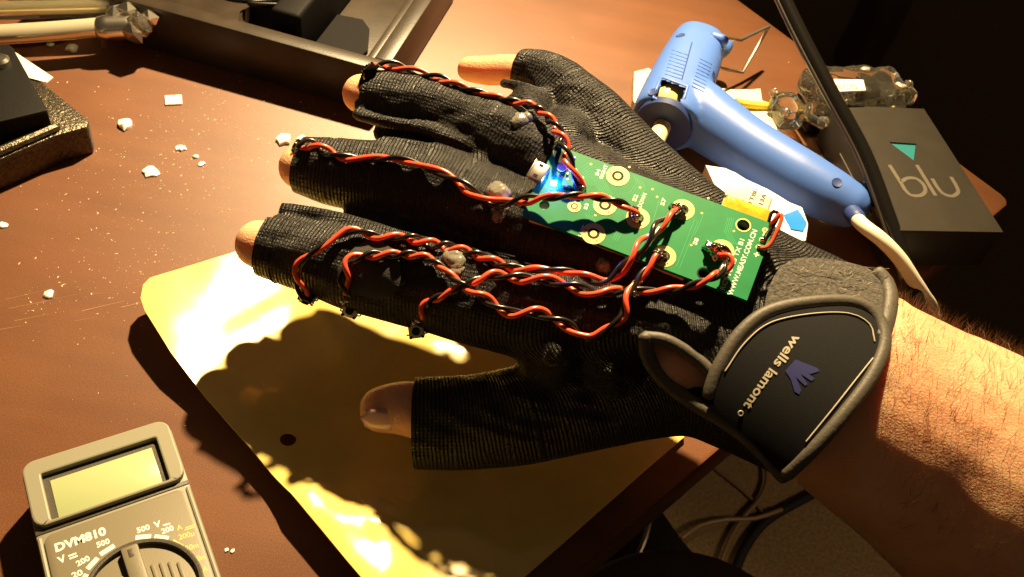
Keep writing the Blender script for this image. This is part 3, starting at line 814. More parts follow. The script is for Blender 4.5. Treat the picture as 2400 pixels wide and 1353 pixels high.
# light, chips near it
def comp(name, u, v, sx, sy, sz, mat_, rot=0, bev=.12):
    c = PF.px(u, v); ca, sa = math.cos(rot), math.sin(rot)
    F2 = Frame(PF.p(c[0], c[1], .03), PF.x * ca + PF.y * sa, PF.x * -sa + PF.y * ca)
    return mk(name, MB().box(F2, -sx / 2, sx / 2, -sy / 2, sy / 2, 0, sz, bev), mat_, board)
comp('light_chip', 1297, 431, 1.8, 1.1, .8, 'led_lens', .2)
comp('light_emitter', 1303, 428, 1.0, .9, 1.0, 'led_blue', .2)
comp('light_emitter', 1292, 446, .7, .6, .7, 'led_blue', .2)
bl_ = bpy.data.lights.new('blue_led_light', 'POINT'); bl_.energy = .011; bl_.color = (.01, .06, 1.0); bl_.shadow_soft_size = .0006
blo = bpy.data.objects.new('blue_led_light', bl_); COL.objects.link(blo); blo.location = PF.p(*PF.px(1304, 430), 1.7) * S
mk('wire_shadow', MB().prism(PF, wire_shadow, .02, .07), 'pad_ring', board, smooth=False)  # shadow of the wire on the board, laid on as a thin dark patch
mk('pale_disc', MB().lathe(PF, *PF.px(1317, 393), [(.01, .5), (1.6, .45), (1.8, .05)], 24), 'foam', board)
for (u, v, sx, sy, m_) in ((1316, 416, 1.1, .6, 'bright_steel'), (1330, 410, .8, .5, 'bright_steel'), (1350, 430, 1.3, .8, 'bright_steel'), (1366, 420, .6, 1.1, 'print_white'), (1370, 440, .9, .6, 'bright_steel'), (1340, 446, 1.4, 1.0, 'black_gloss'), (1322, 440, 1.0, 1.0, 'bright_steel'), (1280, 458, .9, .6, 'print_white'), (1310, 455, .8, .5, 'print_white'), (1347, 371, .6, .6, 'print_white')):
    comp('chip_component', u, v, sx, sy, .6, m_, .3, .08)
# solder joints on the used pads
for k, (u, v, r, jt) in enumerate(((1490, 513, 1.5, .5), (1486, 498, 1.2, .6), (1594, 494, 1.5, .5), (1578, 488, 1.2, .6), (1552, 600, 1.3, .6), (1540, 598, 1.2, .6), (1690, 587, 1.5, .4), (1666, 588, 1.9, .7), (1672, 602, 1.4, .7), (1363, 442, 1.3, .7), (1352, 431, 1.0, .6))):
    r *= 1.25; c = PF.px(u, v); mk('solder_joint', MB().blob(PF.p(c[0], c[1], r * .55), (r, r * .85, r * 1.05), PF, jt * 1.3, 3, k + 1), 'solder' if k not in (1,) else 'flux', board, smooth='all')
comp('solder_scar', 1656, 582, 1.6, 2.2, .3, 'tarnish', .5)

# combined surface for wires: glove + board
bb = MB(); bb.v = list(gl.v); bb.f = list(gl.f)
bb.box(PF, 0, LX, 0, LY, -1.5, 0)
bv_all = BVHTree.FromPolygons(bb.v, bb.f)
def surf(u, v, o):
    hh = bv_all.ray_cast(CAM, rayd(u, v).normalized())
    if hh[0] is None: return U(u, v, Dc(u, v) - 2 - o)
    return hh[0] + (CAM - hh[0]).normalized() * o

# ================================================================== battery tucked beside the board
bat = thing('battery', 'small pouch battery wrapped in shiny amber tape beside the green board', 'battery', U(1755, 485, 318))
q = [U(u, v, Dp(u, v) + 5) for u, v in ((1712, 432), (1800, 462), (1806, 520), (1700, 492))]
BF = Frame((q[0] + q[1] + q[2] + q[3]) / 4, q[1] - q[0], q[0] - q[3])
bw = 46 / K * 1.12; 
mk('cell', MB().box(BF, -8.4, 7.2, -8.5, 5.2, -3.5, 1.5, 1.3, 3), 'cell_white', bat)
mk('tape', MB().box(BF, -8.1, 8.3, -7.2, -.6, -3.6, 1.9, 1.1, 3), 'kapton', bat)
tf = MB().box(BF, -8.6, -1.5, -1.2, 6.0, .4, 1.9, .6, 2); mk('tape_flap', tf, 'paper', bat)
tx = MB()
for i, s_ in enumerate(('1T80', '113A')):
    a = BF.px(1762 + i * 22, 478 + i * 11, 1.6); b = BF.px(1777 + i * 20, 444 + i * 12, 1.6)
    A_, B_ = Vector(a), Vector(b); d = (B_ - A_).normalized(); nn = Vector((-d.y, d.x))
    text_on(tx, s_, lambda x, y: BF.p(*(A_ + d * x + nn * y), 1.56), 1.5, .02, fit=(B_ - A_).length)
mk('cell_lettering', tx, 'print_black', bat, smooth=False)
def wire(name, pts, r, m_, parent): return mk(name, MB().tube(spline(pts, .8), r, 8, round_end=True), m_, parent, smooth='all')
bd = lambda u, v, o: U(u, v, Dp(u, v) - o)
wire('red_lead', [bd(1798, 540, -3), bd(1812, 520, 2), bd(1828, 502, 4), bd(1832, 512, 4), bd(1822, 540, 3), bd(1810, 565, 1.5), bd(1796, 580, 1), bd(1786, 582, .6)], .68, 'wire_red', bat)
wire('black_lead', [bd(1802, 520, -2), bd(1808, 500, 2), bd(1818, 496, 3.5), bd(1824, 506, 3), bd(1812, 530, 1), bd(1800, 545, .5), bd(1792, 560, .6)], .62, 'wire_black', bat)

# ================================================================== twisted wire pairs
def pair(label, pts, ends_r=None, ends_b=None, phase=0.0, pitch=16.5, hr=1.0, r=.92):
    """pts: (u, v, lift above the surface)"""
    base = [surf(u, v, o + 1.4) for u, v, o in pts]
    # keep the pair from diving into folds
    for _ in range(2):
        dd = [(b - CAM).dot(FW) for b in base]
        base = [base[i] if i in (0, len(base) - 1) else CAM + (base[i] - CAM) * (min(dd[i], (dd[i - 1] + dd[i + 1]) / 2 + .6) / dd[i]) for i in range(len(base))]
    p = spline(base, .8); a = []; b = []; s = 0.0; prev = None
    rr = random.Random(len(label)); ph = phase
    for i, q in enumerate(p):
        t = (p[min(i + 1, len(p) - 1)] - p[max(i - 1, 0)]).normalized()
        sd = t.cross(FW).normalized(); nn = sd.cross(t)
        if i: ph += 2 * math.pi * (p[i] - p[i - 1]).length / (pitch * (1 + .30 * math.sin(i * .045 + phase * 3)))
        loose = hr * (1 + .38 * math.sin(i * .07 + phase) + .15 * math.sin(i * .19))
        dv = sd * math.cos(ph) + nn * math.sin(ph)
        a.append(q + dv * loose); b.append(q - dv * loose)
    o = thing('twisted_wires', label, 'wires', p[0], 'twisted red and black wire pairs on the glove')
    if ends_r: a = a[:-2] + [Vector(x) for x in ends_r]
    if ends_b: b = b[:-2] + [Vector(x) for x in ends_b]
    mk('red_wire', MB().tube(a, r, 10, round_end=True), 'wire_red', o, smooth='all')
    mk('black_wire', MB().tube(b, r * .93, 10, round_end=True), 'wire_black', o, smooth='all')
    return o
pair('twisted red and black wires from the ring finger to the board corner', [(868, 160, .6), (895, 153, 1.5), (935, 157, .8), (985, 172, .6), (1040, 188, .6), (1085, 205, .8), (1140, 220, 1.0), (1200, 238, 1.5), (1250, 250, 2.0), (1290, 282, 4.0), (1318, 330, 6.5), (1330, 370, 5.5), (1348, 410, 3.0), (1364, 440, .6)], phase=.3)
pair('twisted red and black wires along the middle finger, crossing below the blue light', [(702, 345, .8), (730, 338, 1.5), (765, 355, .8), (800, 368, .6), (860, 372, .6), (930, 372, .6), (1000, 392, .6), (1060, 418, .8), (1110, 452, .8), (1160, 476, 1.0), (1220, 470, 4.5), (1290, 462, 5.0), (1360, 458, 5.0), (1420, 466, 4.5), (1465, 482, 3.0), (1490, 502, .8)], phase=1.6, pitch=21)
pair('uppermost twisted red and black wires on the index finger, looping round to the fingertip button', [(715, 694, .6), (699, 660, 1.0), (702, 620, 2.0), (745, 585, 2.5), (790, 555, 2.0), (830, 540, 1.5), (890, 556, 1.0), (950, 556, 1.0), (1005, 572, .8), (1060, 582, .8), (1130, 602, .8), (1200, 628, 1.5), (1280, 632, 3.0), (1350, 640, 4.0), (1405, 660, 4.5), (1440, 648, 4.5), (1480, 605, 4.0), (1520, 555, 3.5), (1560, 515, 3.0), (1592, 494, .8)], phase=2.4)
pair('twisted red and black wires from the middle index button, sagging lowest over the palm side', [(815, 690, .8), (806, 650, 1.5), (815, 615, 2.0), (855, 600, 1.2), (920, 597, 1.0), (985, 600, 1.0), (1030, 622, 1.0), (1080, 665, 2.5), (1135, 698, 2.0), (1190, 732, 2.0), (1260, 733, 2.0), (1320, 758, 2.0), (1382, 792, 2.0), (1425, 768, 2.5), (1460, 742, 3.0), (1468, 700, 4.0), (1490, 662, 4.5), (1522, 625, 3.0), (1546, 600, .8)], phase=.9)
pair('twisted red and black wires from the lowest button to the lettered board end', [(986, 742, .8), (1000, 712, 1.2), (1045, 690, 1.2), (1100, 664, 2.8), (1155, 645, 1.2), (1210, 652, 1.2), (1275, 655, 2.0), (1340, 672, 3.0), (1400, 688, 3.5), (1460, 680, 3.5), (1530, 682, 4.0), (1600, 676, 4.5), (1660, 655, 4.0), (1700, 630, 3.0), (1708, 605, 2.2), (1692, 588, .8)], phase=3.6)
# solder splice in the wires
sp_ = MB()
for k, (u, v) in enumerate(((1482, 688), (1490, 672), (1498, 658))): sp_.blob(surf(u, v, 5.2), (1.5, 1.2, 1.3), WORLD, .8, 2, k)
tag(mk('solder_splice', sp_, 'solder', smooth='all'), 'lumpy solder splice where the lower wires cross below the board', 'solder')
for k, (u, v, lab) in enumerate(((1536, 548, 'bare tinned splice on the wires above the middle of the board'), (1690, 632, 'bare tinned splice on the wires beside the board lettering'))):
    a = surf(u - 8, v + 12, 4.5); b = surf(u + 8, v - 12, 4.5)
    tag(mk('wire_splice', MB().tube(spline([a, (a + b) / 2 + (CAM - a).normalized() * .5, b], .7), .95, 8, round_end=True), 'tarnish', smooth='all'), lab, 'splice')

# ================================================================== push buttons on the fingertips
def button(label, P, up, side, k=1.0, r=2.65):
    F = Frame(P, side, Vector(up).cross(Vector(side)))
    t = thing('push_button', label, 'button', P, 'tiny push buttons on the glove fingers')
    mk('housing', MB().box(F, -r, r, -r, r, -2.6, 0, .25), 'black_matte', t)
    pl = mk('cover_plate', MB().prism(F, [(-r + .1, -r + .6), (-r + .6, -r + .1), (r - .6, -r + .1), (r - .1, -r + .6), (r - .1, r - .6), (r - .6, r - .1), (-r + .6, r - .1), (-r + .1, r - .6)], .02, .3, .05), 'steel', t)
    for a in (-1, 1):
        for b in (-1, 1):
            mk('rivet', MB().lathe(F, a * (r - .55), b * (r - .55), [(.55, 0), (.55, .55), (.35, .7), (.01, .72)], 12), 'black_gloss', t)
            mk('pin', MB().tube([F.p(a * (r + .0), b * 1.6, -1.4), F.p(a * (r + .8), b * 1.6, -1.6), F.p(a * (r + 1.0), b * 1.6, -2.8)], .32, 6), 'bright_steel', t)
    mk('plunger', MB().lathe(F, 0, 0, [(1.45, .2), (1.45, .9), (1.3, 1.1), (.01, 1.15)], 22), 'black_gloss', t)
    return t
tc_ = lambda P: (CAM - P).normalized()
P = U(975, 776, 322); button('push button with its face to the viewer, hanging below the index finger base', P, tc_(P) * 1.0 - UPV * .25, RIGHT + UPV * .12)
P = U(820, 728, 327); button('push button catching a bright glint at the middle of the index finger', P, tc_(P) * .9 - UPV * .35 + RIGHT * .05, RIGHT - UPV * .3)
P = U(716, 706, 331); button('push button on the underside of the index fingertip, seen edge on', P, tc_(P) * .2 - UPV * 1.0, RIGHT - UPV * .35)
P = U(694, 342, 343); button('push button clipped on the tip of the middle finger', P, -RIGHT * 1.0 + UPV * .55 + tc_(P) * .35, UPV + RIGHT * .6)
P = U(862, 158, 352); button('push button clipped on the tip of the ring finger', P, -RIGHT * .8 + UPV * .9 + tc_(P) * .3, UPV * .8 + RIGHT)
# solder beads on the button pins
for k, (u, v, D_, lab) in enumerate(((981, 748, 320, 'shiny solder bead on the pins of the button under the index base'), (813, 700, 324, 'shiny solder bead above the glinting button on the index finger'))):
    mb = MB(); mb.blob(U(u, v, D_), (1.3, 1.6, 1.2), WORLD, .6, 2, k); mb.blob(U(u - 8, v + 8, D_), (1.0, 1.2, 1.0), WORLD, .6, 2, k + 5)
    tag(mk('solder_bead', mb, 'solder', smooth='all'), lab, 'solder')

# ================================================================== hot glue blobs
def glueblob(label, parts, m_='hot_glue'):
    mb = MB()
    for k, (u, v, r, h) in enumerate(parts):
        P = surf(u, v, h * .3); hh = bv_all.ray_cast(CAM, rayd(u, v).normalized()); n = hh[1] if hh[0] is not None else -FW
        if n.dot(CAM - P) < 0: n = -n
        F = Frame(P, n.orthogonal(), n.cross(n.orthogonal())); mb.blob(P, (r, r, h), F, .3, 3, k + len(label))
    return tag(mk('glue_blob', mb, m_, smooth='all'), label, 'glue', 'hot glue blobs holding the wires')
glueblob('clear glue lump on the ring finger knuckle under the wires', [(1222, 278, 2.8, 1.2), (1240, 272, 2.6, 1.3), (1210, 285, 1.8, .9)])
glueblob('round clear glue dome beside the middle finger wires left of the board', [(1168, 450, 4.0, 2.4), (1175, 455, 3.0, 2.6)])
glueblob('smeared clear glue below the wires left of the board', [(1170, 495, 2.6, .9), (1165, 510, 2.0, .7), (1182, 488, 1.5, .8)])
glueblob('dark clear glue square between the two upper index wires', [(1062, 600, 3.6, 1.8), (1070, 612, 3.2, 1.6), (1055, 590, 2.6, 1.5)])
glueblob('small glue wedge on the lower index wire', [(1068, 634, 2.2, 1.1), (1078, 630, 1.5, .9)])
glueblob('glue drop under the lower edge of the board', [(1412, 622, 2.4, 1.3), (1420, 630, 1.6, 1.0)])

# ================================================================== amber plastic sheet
SH = [(336, 668), (352, 652), (440, 625), (560, 588), (800, 520), (1100, 560), (1600, 700), (1606, 1022), (1420, 1185), (1229, 1353), (1100, 1470), (870, 1380), (770, 1262), (700, 1178), (600, 1066), (480, 930), (400, 826), (340, 730), (330, 700)]
def shz(x, y):
    z = 3.0 + 2.2 * noise.noise(Vector((x * .017, y * .017, .3))) + .9 * noise.noise(Vector((x * .05, y * .05, 1.3)))
    return z
crease = [(G(760, 730, 4), G(850, 875, 4), 6.0, 1.7), (G(700, 1165, 4), G(900, 1400, 4), 9.0, 4.0), (G(1000, 800, 4), G(1110, 815, 4), 9.0, 2.2), (G(800, 1230, 4), G(1080, 1250, 4), 5.0, 2.0), (G(860, 1180, 4), G(930, 1340, 4), 4.0, 1.6), (G(560, 800, 4), G(640, 720, 4), 5.0, 1.0), (G(1000, 1140, 4), G(1180, 1300, 4), 7.0, 1.2)]
edgeA, edgeB = G(480, 930, 4), G(850, 1353, 4)
def shtop(p):
    z = shz(p[0], p[1]); q = Vector((p[0], p[1], 4))
    for a, b, wd, hgt in crease:
        ab = b - a; t = max(0, min(1, (q - a).dot(ab) / ab.dot(ab))); d = (q - (a + ab * t)).length
        z += hgt * math.exp(-(d / wd) ** 2) * (1 if 0 < t < 1 else .7)
    # left edge lifts a little off the desk
    ab = edgeB - edgeA; t = max(-.2, min(1.2, (q - edgeA).dot(ab) / ab.dot(ab))); d = (q - (edgeA + ab * t)).length
    z += 4.0 * math.exp(-(d / 30) ** 2)
    lf = max(0, (G(640, 700, 4).x + .12 * (q.y - 250)) - q.x); z += .22 * lf
    return Vector((p[0], p[1], max(1.2, z)))
def on_sheet(u, v):
    z = 4.0
    for _ in range(5):
        q = G(u, v, z); z = .5 * z + .5 * shtop((q.x, q.y)).z
    return G(u, v, z)
out2 = [tuple(on_sheet(u, v).xy) for u, v in SH]
hc = on_sheet(675, 1030)
P, T, _ = cdt(out2, 4.0, [circ((hc.x, hc.y), 2.9, 18)])
mb = sheet(MB(), P, T, shtop, lambda p: shtop(p) - Vector((0, 0, .7)))
SHEET = thing('plastic_sheet', 'glossy amber plastic sheet with a round hole, lying under the gloved hand', 'plastic sheet', G(900, 950, 0))
mk('film', mb, 'amber_plastic', SHEET, smooth=40)
mat('scuff', (.9, .72, .34), .35)
sc2 = MB(); rs_ = random.Random(31)
for k in range(34):
    u, v = rs_.uniform(520, 1300), rs_.uniform(760, 1330); an = rs_.uniform(-.4, 1.4); L = rs_.uniform(12, 60)
    if u > 1500 - (v - 1000) * .8 or u < 560 + (v - 900) * .75: continue
    pts = [on_sheet(u + L * t * math.cos(an) + 5 * math.sin(2.5 * t + k), v + L * t * math.sin(an)) + Vector((0, 0, .12)) for t in (0, .33, .66, 1)]
    sc2.tube(pts, rs_.uniform(.05, .11), 4)
tag(mk('scuff_marks', sc2, 'scuff', SHEET, smooth=False), kind='stuff')

# ================================================================== multimeter
MZ = 20.0
a, b = G(43, 1087, MZ), G(392, 977, MZ)
c_ = G(522, 1353, MZ)
MF = Frame(Vector((a.x, a.y, 0)), b - a, (b - c_))
MW = (b - a).length; ML = 100.0
meter = thing('multimeter', 'grey pocket multimeter with a blank display at the lower left of the desk', 'multimeter', MF.p(MW / 2, -ML / 2, 0))
def rrect(x0, x1, y0, y1, r, n=5):
    o = []
    for cx, cy, a0 in ((x1 - r, y1 - r, 0), (x0 + r, y1 - r, 90), (x0 + r, y0 + r, 180), (x1 - r, y0 + r, 270)):
        for k in range(n + 1):
            an = math.radians(a0 + 90 * k / n); o.append((cx + r * math.cos(an), cy + r * math.sin(an)))
    return o
def mpx(u, v, z=MZ): return MF.px(u, v, z)
split_y = (mpx(75, 1248)[1] + mpx(438, 1120)[1]) / 2
mk('case', MB().prism(MF, rrect(0, MW, -ML, 0, 4.5), 0, MZ - 2.2, .8), 'meter_grey', meter)
lw = [mpx(u, v) for u, v in ((96, 1112), (367, 1022), (393, 1120), (120, 1222))]
wx0 = (lw[0][0] + lw[3][0]) / 2; wx1 = (lw[1][0] + lw[2][0]) / 2; wy1 = (lw[0][1] + lw[1][1]) / 2; wy0 = (lw[2][1] + lw[3][1]) / 2
# display hood: a frame round the window
P, T, _ = cdt(rrect(.4, MW - .4, split_y + .7, -.4, 4.0), 40.0, [rrect(wx0, wx1, wy0, wy1, .6, 2)])
hood = mk('display_hood', sheet(MB(), P, T, lambda p: MF.p(p[0], p[1], MZ), lambda p: MF.p(p[0], p[1], MZ - 2.5)), 'meter_grey', meter, smooth=False)
bv = hood.modifiers.new('bevel', 'BEVEL'); bv.width = .0006; bv.segments = 2; bv.limit_method = 'ANGLE'; bv.angle_limit = math.radians(50)
mk('window_surround', MB().box(MF, wx0 + .02, wx1 - .02, wy0 + .02, wy1 - .02, MZ - 2.18, MZ - 2.1), 'meter_dark', hood, smooth=False)
mk('display_glass', MB().box(MF, wx0 + 2.0, wx1 - 2.2, wy0 + .8, wy1 - 2.4, MZ - 2.08, MZ - 1.8, .12), 'lcd', hood)
panel = mk('front_panel', MB().prism(MF, rrect(2.0, MW - 2.0, -ML + 2, split_y - 2.0, 3.0), MZ - 2.6, MZ - 1.4, .4), 'meter_panel', meter)
mk('groove', MB().box(MF, .15, MW - .15, split_y - .9, split_y + .6, MZ - 2.25, MZ - 1.9, .15), 'meter_dark', meter)
mk('panel_ridge', MB().tube([MF.p(1.0, -ML + 3, MZ - 2.2), MF.p(1.0, split_y - 2.5, MZ - 2.2)], .75, 8, round_end=True), 'meter_grey', meter)
mk('panel_ridge', MB().tube([MF.p(MW - 1.0, -ML + 3, MZ - 2.2), MF.p(MW - 1.0, split_y - 2.5, MZ - 2.2)], .75, 8, round_end=True), 'meter_grey', meter)
dz = MZ - 1.4
dc = mpx(338, 1392, dz); DR = abs(Vector(mpx(348, 1267, dz)) - Vector(dc)).length if False else (Vector(mpx(348, 1267, dz)) - Vector(dc)).length
dial = mk('dial', MB().lathe(MF, dc[0], dc[1], [(DR, dz), (DR, dz + 1.4), (DR - .5, dz + 1.7), (DR - 1.3, dz + 1.6), (DR - 1.5, dz - .6), (DR * .2, dz - .7), (.01, dz - .7)], 56), 'meter_dark', meter, smooth=30)
ax = Vector(mpx(305, 1290, dz)) - Vector(dc); ax.normalize()
KF = Frame(MF.p(dc[0], dc[1], 0), MF.x * ax.x + MF.y * ax.y, MF.x * -ax.y + MF.y * ax.x)
mk('pointer_bar', MB().box(KF, -DR + 1.7, DR - 1.7, -2.6, 2.6, dz - .6, dz + 3.0, .7), 'meter_panel', dial)
mk('pointer_groove', MB().box(KF, DR - 6, DR - 3, -.9, .9, dz + 2.7, dz + 3.04, .2), 'meter_dark', dial)
for sgn in (-1, 1):
    for j in range(4):
        y = sgn * (4.6 + j * 2.4); hx = math.sqrt(max(1, (DR - 2) ** 2 - y * y))
        mk('grip_ridge', MB().box(KF, -hx, hx * .55, y - .55, y + .55, dz - .68, dz + .5, .2), 'meter_panel', dial)
def mtext(body, u0, v0, u1, v1, size, m_='print_white', bold=.03):
    tx = MB(); frame_text(tx, MF, body, u0, v0, u1, v1, size, dz + .04, bold); return mk('panel_lettering', tx, m_, panel, smooth=False)
mtext('DVM810', 131, 1294, 250, 1252, 2.9, bold=.04)
mtext('V', 138, 1322, 156, 1314, 2.4); mtext('500', 228, 1284, 258, 1273, 1.9); mtext('200', 182, 1328, 212, 1312, 1.9); mtext('20', 170, 1356, 195, 1346, 1.9)
mtext('500', 322, 1250, 352, 1240, 1.9); mtext('V', 362, 1238, 378, 1233, 2.2); mtext('200', 380, 1252, 408, 1242, 1.9)
for s_, p in (('A', (416, 1244, 428, 1240)), ('200µ', (420, 1266, 456, 1255)), ('20m', (436, 1292, 466, 1283)), ('200m', (448, 1320, 482, 1310)), ('10A', (462, 1346, 488, 1338))):
    mtext(s_, *p, 1.9, 'print_yellow', .015)
def tick(u0, v0, u1, v1, wd, m_='print_white'):
    A_ = Vector(mpx(u0, v0, dz)); B_ = Vector(mpx(u1, v1, dz)); d = (B_ - A_).normalized(); n = Vector((-d.y, d.x)) * wd / 2
    mk('range_mark', MB().add([MF.p(*(A_ + n), dz + .04), MF.p(*(A_ - n), dz + .04), MF.p(*(B_ - n), dz + .04), MF.p(*(B_ + n), dz + .04)], [(0, 1, 2, 3)]), m_, panel, smooth=False)
for t_ in ((235, 1300, 268, 1279), (205, 1334, 229, 1308), (185, 1375, 203, 1346), (318, 1260, 354, 1257), (362, 1258, 395, 1262)): tick(*t_, 1.5)
for t_ in ((163, 1310, 182, 1303), (160, 1304, 179, 1297), (382, 1232, 399, 1227)): tick(*t_, .55)
for t_ in ((405, 1268, 428, 1282), (436, 1290, 452, 1312), (458, 1322, 466, 1350)): tick(*t_, 1.2, 'print_yellow')
for t_ in ((434, 1238, 458, 1230), (433, 1243, 457, 1235)): tick(*t_, .4, 'print_yellow')

# ================================================================== glue gun
gun = thing('glue_gun', 'light blue hot glue gun lying on its side behind the hand', 'glue gun', G(1720, 300, 0))
GZ = 21.0
def g(u, v, z=GZ): return G(u, v, z)
bk, ft = g(1556, 288), g(1640, 98)
gm = MB()
gm.tube(spline([bk, bk.lerp(ft, .3), bk.lerp(ft, .62), bk.lerp(ft, .9), ft], 3), [0], 8) if False else None
bl = (ft - bk); bt = bl.normalized(); bs = bt.cross(Vector((0, 0, 1)))
def barrel(mb, prof, n=32):
    rings = []
    for t, rx, rz in prof:
        c = bk + bl * t
        rings.append([c + bs * (math.copysign(abs(math.cos(a)) ** .75, math.cos(a)) * rx) + Vector((0, 0, math.copysign(abs(math.sin(a)) ** .75, math.sin(a)) * rz)) for a in [2 * math.pi * k / n for k in range(n)]])
    vs_ = [p for r in rings for p in r]; fs = []
    for i in range(len(rings) - 1):
        for k in range(n): fs.append((i * n + k, i * n + (k + 1) % n, (i + 1) * n + (k + 1) % n, (i + 1) * n + k))
    fs += [tuple(range(n)), tuple((len(rings) - 1) * n + k for k in range(n))]
    mb.add(vs_, fs)
barrel(gm, [(-.02, 16.5, 15), (.04, 17.5, 16), (.3, 17.6, 16), (.6, 16.8, 15.5), (.85, 15.6, 14.5), (.97, 14.2, 13), (1.02, 12, 11)])
hp = [(1606, 235, 15.5), (1640, 268, 17), (1695, 308, 15.8), (1775, 360, 14.8), (1855, 408, 14.5), (1925, 448, 14.2), (1960, 466, 13.2), (1982, 478, 11.5)]
P = [g(u, v) for u, v, r in hp]; fine = spline(P, 4); rs = [np.interp(i / (len(fine) - 1), np.linspace(0, 1, len(hp)), [h_[2] for h_ in hp]) for i in range(len(fine))]
gm.tube(fine, list(rs), 24, round_end='end')
gm.tube(spline([g(1965, 455, 18), g(2005, 455, 18), g(2032, 458, 17)], 3), [7.5, 7.5, 7.2, 7, 6.5, 6, 5.5, 5, 4.5, 4, 3.8, 3.6, 3.4, 3.2, 3, 3, 3, 3, 3, 3, 3, 3, 3, 3][:len(spline([g(1965, 455, 18), g(2005, 455, 18), g(2032, 458, 17)], 3))], 14, round_end=True)
gm.tube([g(1978, 472, 20), g(2012, 462, 20), g(2046, 450, 20)], [11, 8, 4], 14, round_end=True)
gm.tube([g(1690, 118), g(1700, 105)], 5, 12, round_end=True)
gm = remesh(gm, 1.3, 9, .5)
# window cut in the top of the barrel
WIN = [(1552, 186), (1608, 206), (1592, 250), (1534, 228)]
kf = []
for f in gm.f:
    c = sum((gm.v[i] for i in f), Vector((0, 0, 0))) / len(f)
    if c.z > GZ + 2 and inpoly(px_of(c), WIN): continue
    kf.append(f)
gm.f = kf
body = mk('body', gm, 'gun_blue', gun, smooth='all')
bv_gun = BVHTree.FromPolygons(gm.v, gm.f)
lin = MB(); lin.tube([bk.lerp(ft, .03), bk.lerp(ft, .5)], 8.5, 20)
mk('feed_chamber', lin, 'gun_blue_dark', body, smooth=True)
mk('feed_wheel', MB().tube([g(1558, 240, GZ + 4), g(1578, 232, GZ + 4)], 9.0, 24, round_end=True), 'nozzle_yellow', gun, smooth='all')
mk('back_plate', MB().tube([bk - bt * 3.6, bk - bt * .6], [14.2, 15.6], 28), 'gun_blue_dark', gun, smooth=True)
mk('glue_stick', MB().tube([bk - bt * 2, bk - bt * 24], 4.4, 18), 'glue_stick', gun, smooth=True)
mk('nozzle', MB().tube([ft - bt * 2, ft + bt * 6, ft + bt * 11], [6.5, 5.0, 2.6], 18, round_end='end'), 'nozzle_yellow', gun, smooth=True)
def gunhit(u, v):
    hh = bv_gun.ray_cast(CAM, rayd(u, v).normalized()); return (hh[0], hh[1]) if hh[0] is not None else (g(u, v, 38), Vector((0, 0, 1)))
for u, v in ((1595, 83), (1673, 178), (1530, 216), (1962, 428)):
    P_, n_ = gunhit(u, v)
    if n_.dot(CAM - P_) < 0: n_ = -n_
    F = Frame(P_, n_.orthogonal(), n_.cross(n_.orthogonal()))
    mk('screw_recess', MB().lathe(F, 0, 0, [(.01, .12), (1.9, .12), (2.3, .25), (2.5, .02), (2.5, -.6)], 20), 'gun_blue_dark', gun)
rw = [gunhit(u, v)[0] for u, v in ((1549, 182), (1580, 193), (1612, 204), (1604, 228), (1594, 254), (1562, 242), (1530, 230), (1540, 206), (1549, 182))]
mk('window_rim', MB().tube(rw, .9, 8, round_end=True), 'gun_blue', body, smooth='all')
# moulded lettering block on the barrel
for i in range(9):
    for (ua, va, ub, vb, n0) in ((1575, 118, 1612, 130, 0), (1640, 138, 1668, 152, 1)):
        u0, v0 = ua - 2.3 * i, va + 8.0 * i; 
        P0, n0_ = gunhit(u0, v0); P1, n1_ = gunhit(ub - 2.3 * i, vb + 8.0 * i)
        mk('moulded_line', MB().tube([P0, gunhit((u0 + ub - 2.3 * i) / 2, (v0 + vb + 8.0 * i) / 2)[0], P1], .34, 5), 'gun_blue', body, smooth=False)
seam = [gunhit(1622 - 3.0 * k, 100 + 11 * k)[0] for k in range(9)]
mk('seam', MB().tube(seam, .3, 5), 'gun_blue_dark', body)
stand = [g(1690, 92, 34), g(1705, 90, 33), g(1735, 95, 30), g(1802, 62, 24), g(1740, 170, 6), g(1700, 163, 12), g(1680, 158, 16)]
mk('wire_stand', MB().tube([p for a_, b_ in zip(stand, stand[1:]) for p in (a_, a_.lerp(b_, .5))] + [stand[-1]], 1.0, 8, round_end=True), 'steel', gun, smooth=True)
mk('stand_lug', MB().tube([g(1672, 88, 33), g(1694, 95, 33)], 3.2, 12, round_end=True), 'gun_blue', gun, smooth='all')
cordp = [g(1996, 498, 24), g(2022, 528, 27), g(2066, 562, 27), g(2108, 606, 22), g(2140, 655, 14), g(2164, 692, 5), g(2182, 720, -8), g(2196, 770, -30), g(2206, 830, -140), g(2214, 890, -360), g(2222, 940, -630)]
mk('strain_relief', MB().tube(spline([cordp[0], cordp[0].lerp(cordp[1], .45)], 1), 4.2, 12, round_end=True), 'gun_blue_dark', gun, smooth='all')
mk('power_cord', MB().tube(spline(cordp, 2), 3.3, 12, round_end=True), 'cord_white', gun, smooth='all')

# sponge under the gun
so = [(1487, 168), (1520, 160), (1560, 190), (1720, 212), (1782, 208), (1786, 236), (1806, 244), (1806, 258), (1816, 285), (1826, 318), (1700, 330), (1500, 268), (1484, 235)]
P, T, _ = cdt([tuple(G(u, v, 6).xy) for u, v in so], 5)
sp = thing('sponge', 'pale yellow sponge lying flat under the blue glue gun', 'sponge', G(1660, 250, 0))
jz = lambda p, z: Vector((p[0], p[1], z + .8 * noise.noise(Vector((p[0] * .12, p[1] * .12, 0)))))
mk('pad', sheet(MB(), P, T, lambda p: jz(p, 6), lambda p: Vector((p[0], p[1], .2))), 'sponge', sp, smooth=40)
mk('ridge', MB().tube(spline([G(1725, 240, 8), G(1760, 246, 8), G(1806, 250, 7.5)], 2), 2.2, 8, round_end=True), 'sponge_edge', sp, smooth='all')

